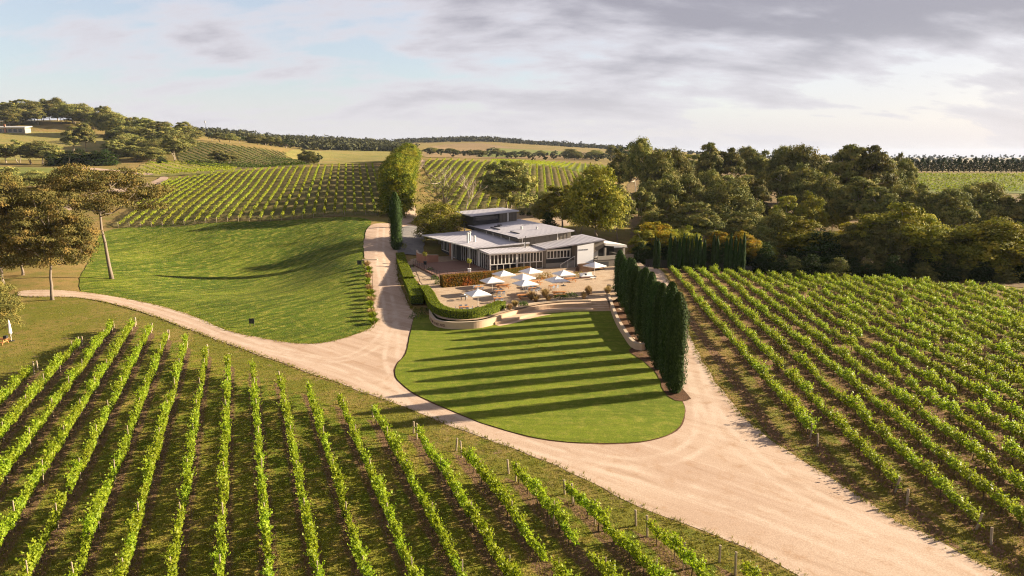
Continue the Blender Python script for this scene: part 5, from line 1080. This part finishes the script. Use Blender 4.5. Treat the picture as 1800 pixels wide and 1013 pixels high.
for i, (px, py, Y, w) in enumerate([(118, 264, 395, 40), (138, 261, 395, 44), (165, 264, 390, 40), (186, 262, 392, 40), (92, 270, 390, 30), (283, 275, 420, 20)]):
    tree_px(DARKC, px, py, Y, w, f'deep green rounded tree beyond the bronze eucalypts, {ordinal(i + 1)} from the list of five toward the track' if False else f'deep green rounded tree beyond the bronze eucalypts, {ordinal(i + 1)} along', 'dark_tree', 'deep green trees beyond the bronze eucalypts', 12., 9.)
MIDT = [(438, 245, 640), (452, 247, 640), (466, 244, 650), (478, 248, 640), (490, 251, 640), (502, 253, 640), (420, 243, 660), (404, 246, 650), (372, 240, 680), (388, 243, 670), (536, 262, 430), (548, 266, 425), (561, 270, 420), (792, 261, 900), (800, 266, 880), (826, 267, 900), (838, 266, 910), (862, 258, 950), (872, 261, 940), (884, 268, 950), (905, 267, 980), (920, 268, 1000), (950, 266, 1050), (975, 264, 1100), (1004, 262, 900), (1020, 266, 900), (1048, 264, 860), (1062, 268, 850), (1076, 256, 800), (1092, 258, 760), (1034, 272, 800), (1010, 274, 780), (760, 272, 880), (1100, 252, 700)]
for i, (px, py, Y) in enumerate(sorted(MIDT)):
    tree_px((FARD[i % 3], EU[i % 6], EU[(i + 3) % 6])[i % 3], px, py, Y, 13 + 6 * (i * 7 % 4), f'distant dark tree in the valley beyond the vineyards, {ordinal(i + 1)} from the left', 'valley_tree', 'trees in the far valley', hmin=9)
def far_wood(name, label, edge_top, edge_bot, Ys, n, leaf, seed, hgt=(9, 16)):
    rng = np.random.default_rng(seed); Q = []
    ex = [p[0] for p in edge_top]
    for i in range(n):
        px = rng.uniform(ex[0], ex[-1]); t0 = np.interp(px, ex, [p[1] for p in edge_top]); t1 = np.interp(px, [p[0] for p in edge_bot], [p[1] for p in edge_bot])
        py = t0 + (t1 - t0) * rng.uniform(0, 1); Y = np.interp((py - t0) / max(t1 - t0, .1), [0, 1], [Ys[1], Ys[0]]) * rng.uniform(.97, 1.03)
        x, y, zt = at(px, py, Y); zg = T(x, y); zt = max(zt, zg + 6); h = rng.uniform(*hgt); r = h * rng.uniform(.35, .5)
        Q.append(puff(rng, (x, y, zt - r * .7), r, r * .8, 46, leaf)); Q.append(puff(rng, (x + rng.normal(0, r), y, max(zt - r * 1.7, zg + 1)), r * .9, r, 22, leaf * 1.3))
    o = new_obj(name, mesh_from_quads('wood', Q, [M['farwood']])); tag(o, label, 'forest', None, 'stuff')
far_wood('distant_forest', 'wooded ridge stretching behind the left vineyards', [(318, 222), (400, 226), (440, 229), (480, 236), (520, 236), (560, 240), (600, 246), (680, 246), (720, 247)], [(318, 246), (400, 246), (520, 262), (600, 263), (720, 262)], (820, 1550), 1100, 3.4, 3, (12, 20))
far_wood('distant_forest', 'wooded crest on the far skyline behind the valley', [(700, 248), (760, 246), (800, 240), (860, 239), (905, 244), (935, 252), (980, 259), (1090, 262)], [(700, 256), (800, 250), (860, 251), (935, 259), (1090, 268)], (1850, 2200), 800, 4.5, 4, (14, 24))
far_wood('distant_forest', 'hazy wooded plain at the far right skyline', [(1090, 266), (1400, 270), (1600, 272), (1830, 272)], [(1090, 270), (1400, 276), (1600, 281), (1830, 282)], (1700, 3600), 420, 5.0, 6, (6, 10))

far_wood('distant_forest', 'irregular belts of trees along the far valley floor', [(745, 271), (800, 272), (850, 270), (900, 274), (960, 276), (1010, 272), (1090, 270)], [(745, 274), (800, 276), (850, 277), (900, 277), (960, 280), (1010, 281), (1090, 284)], (700, 1000), 80, 2.2, 14, (4, 7))
# ------------------------------------------------------------------ small things
def sign(px, py, h, w, ph, label):
    x, y = hit(px, py); R = empty('sign_board', (x, y, T(x, y))); tag(R, label, 'sign')
    MB().box(-w / 2, w / 2, -.03, .03, h - ph, h).build('panel', M['steel'], R)
    for s in (-1, 1): MB().box(s * w * .38 - .035, s * w * .38 + .035, .032, .09, 0, h - .1).build('post', M['darkbark'], R)
sign(443, 574, 1.15, .75, .75, 'small black sign board on the mown slope by the road'); sign(632, 468, 1.2, .9, .9, 'black sign box at the drive edge by the stone slab')
x, y = hit(650, 458); o = MB().box(-1.6, 1.6, -.25, .25, -1.2, .25).build('stone_slab', M['stone']); o.location = (x, y, T(x, y)); tag(o, 'long low sandstone slab across the drive edge', 'stone')
for i in range(15):
    q = i / 14; x, y = hit(646 + 9 * q + 2 * math.sin(i), 470 + 100 * q); tuft(f'tall green grass clump edging the drive, {ordinal(i + 1)} from the top', x, y, T(x, y), 1.0 + .2 * math.sin(i), 1.15 + .2 * math.cos(i * 2), 'grass clumps edging the drive', 'hedge' if i % 3 else 'tuft', i + 40)
    x, y = hit(654 + 4 * q, 476 + 98 * q); o = MB().lathe([(.05, 0), (.05, .75), (.03, .8)], 6).build('edge_post', M['darkbark']); o.location = (x, y, T(x, y)); tag(o, f'short dark post along the drive edge, {ordinal(i + 1)} from the top', 'post', 'short posts along the drive')
# table and closed umbrella at the left edge
x, y = gz(6, 606); tb = picnic_proto(3.4); tb.location = (x - 1.2, y, 0.02); tb.rotation_euler = (0, 0, .1); tag(tb, 'long timber picnic table on the dry grass at the left edge', 'picnic table')
cb = MB().box(-.22, .22, -.18, .18, 0, .36).build('storage_box', M['steel']); cb.location = (x + .35, y + .1, .80); tag(cb, 'dark box on the end of the left picnic table', 'box')
cu = empty('closed_umbrella', (x - .1, y + 1.6, 0)); tag(cu, 'closed white umbrella standing behind the left picnic table', 'umbrella')
MB().lathe([(.03, 0), (.03, 2.9)], 7).build('pole', M['cream'], cu); MB().lathe([(.06, .9), (.2, 1.1), (.16, 1.7), (.12, 2.4), (.05, 2.85)], 9).build('canopy', M['canvas'], cu); MB().lathe([(.35, 0), (.35, .08), (.05, .1)], 10).build('base', M['steel'], cu)
mx, my, mz = at(360, 212, 820); ma = empty('radio_mast', (mx, my, T(mx, my))); tag(ma, 'thin radio mast on the distant left ridge', 'mast'); MB().tube([(0, 0, 0), (0, 0, mz - T(mx, my))], [.3, .15], 5).build('pole', M['steel'], ma); MB().box(-.5, .5, -.3, .3, mz - T(mx, my) - 3, mz - T(mx, my) - .5).build('antenna', M['flue'], ma)
hx, hy, _ = at(22, 228, 640); fh = empty('distant_house', (hx, hy, T(hx, hy))); tag(fh, 'long low distant house with pale metal roof on the left hill', 'house')
MB().box(-26, 14, -4, 4, -2, 4.0).build('wall', M['concrete'], fh); MB().slab([(-27, -5, 5.0), (15, -5, 5.0), (15, 5, 6.2), (-27, 5, 6.2)], .8).build('roof', M['flue'], fh)
for i in range(8): MB().box(-24 + i * 4.6, -21 + i * 4.6, -4.1, -4.01, .6, 3.4).build('window', M['glass'], fh)
MB().box(-4.5, -3, -4.6, -4.02, -2, 7.5).build('chimney', M['terracotta'], fh)

ROADW = smooth_poly(H(road_px), 1.0)
def rough_grass(name, label, pts, hgt, mat, seed, blades=4, wid=.02):
    rng = np.random.default_rng(seed); P = np.repeat(np.array(pts), blades, 0) ; n = len(P); P = P + rng.normal(0, .07, P.shape)
    z = T_arr(P[:, 0], P[:, 1]); a = rng.uniform(0, 6.28, n); h = hgt * rng.uniform(.5, 1.3, n); r = np.hypot(P[:, 0], P[:, 1])
    base = np.stack([P[:, 0], P[:, 1], z], 1); w = np.stack([-np.sin(a), np.cos(a), np.zeros(n)], 1) * (wid * (.5 + r / 70))[:, None]
    tip = base + np.stack([np.cos(a) * h * .7, np.sin(a) * h * .7, h], 1); mid = (base + tip) / 2 + np.array([0, 0, .1]) * h[:, None]
    o = new_obj(name, mesh_from_quads(name, np.stack([base - w, base + w, tip + w * .3, tip - w * .3], 1), [M[mat]])); tag(o, label, 'grass', None, 'stuff')
M['blade'] = leaf_mat('rough_grass_blade', (.12, .13, .016), (.26, .21, .04), None, .3, .0)
M['gblade'] = leaf_mat('green_grass_blade', (.11, .16, .012), (.30, .31, .05), None, .35, .0)
_r = np.random.default_rng(21)
def scatter(pxpoly, n, world=None):
    q = np.array(pxpoly, float); lo, hi = q.min(0), q.max(0); c = np.stack([_r.uniform(lo[0], hi[0], n), _r.uniform(lo[1], hi[1], n)], 1); c = c[inside(c, pxpoly)]
    d = np.array([ray(*p) for p in c]); t = -CAM_H / d[:, 2]; W = d[:, :2] * t[:, None]
    return W[~inside(W, ROADW)]
vis_verge = [(max(-40, min(1840, x)), min(1040, y)) for x, y in verge_px]
rough_grass('rough_grass', 'rough tufty grass on the verge and between the foreground vines', scatter(vis_verge, 42000), .13, 'blade', 31, 3)
rough_grass('rough_grass', 'rough tufty grass between the right-hand vines', scatter([(1160, 482), (1375, 478), (1800, 512), (1830, 1040), (1650, 947), (1480, 848), (1340, 758), (1238, 640), (1178, 500)], 26000), .12, 'blade', 32, 3)
_t = []
for i in range(len(ROADW)):
    p, q = ROADW[i], ROADW[(i + 1) % len(ROADW)]; l = np.linalg.norm(q - p); d = np.hypot(*p)
    if d < 30 or d > 150 or (abs(p[0]) < 16 and 92 < p[1] < 135): continue
    e = (q - p) / (l + 1e-9); nn = np.array([-e[1], e[0]]); k = _r.poisson(l * 9)
    for _ in range(k): _t.append(p + (q - p) * _r.random() + nn * _r.normal(-.05, .22))
rough_grass('verge_grass', 'ragged grass fringe along the gravel road edges', _t, .17, 'blade', 33, 4)
def hit_many(c):
    d = np.array([ray(*p) for p in c]); t = -CAM_H / d[:, 2] * .97
    for _ in range(14): t = .5 * t + .5 * (T_arr(d[:, 0] * t, d[:, 1] * t) - CAM_H) / d[:, 2]
    return d[:, :2] * t[:, None]
_c = np.stack([_r.uniform(130, 660, 30000), _r.uniform(384, 610, 30000)], 1); _c = _c[inside(_c, slope_px)]
for Y0 in [0]:
    W = hit_many(_c[:9000]); rough_grass('meadow_grass', 'tufts of longer grass over the mown slope', W, .09, 'gblade', 34, 4, .014)

# ------------------------------------------------------------------ air
hz = MB().box(-14000, 14000, -13500, 14000, -90, 130)
hm, nt, N, L, out = mat_base('air'); pv = N.new('ShaderNodeVolumePrincipled'); pv.inputs['Color'].default_value = (.66, .78, .98, 1); pv.inputs['Density'].default_value = .000032; pv.inputs['Anisotropy'].default_value = 0.0
L.new(pv.outputs[0], out.inputs['Volume'])
hzo = hz.build('haze', hm); tag(hzo, 'thin blue haze in the distance', 'haze', None, 'stuff')
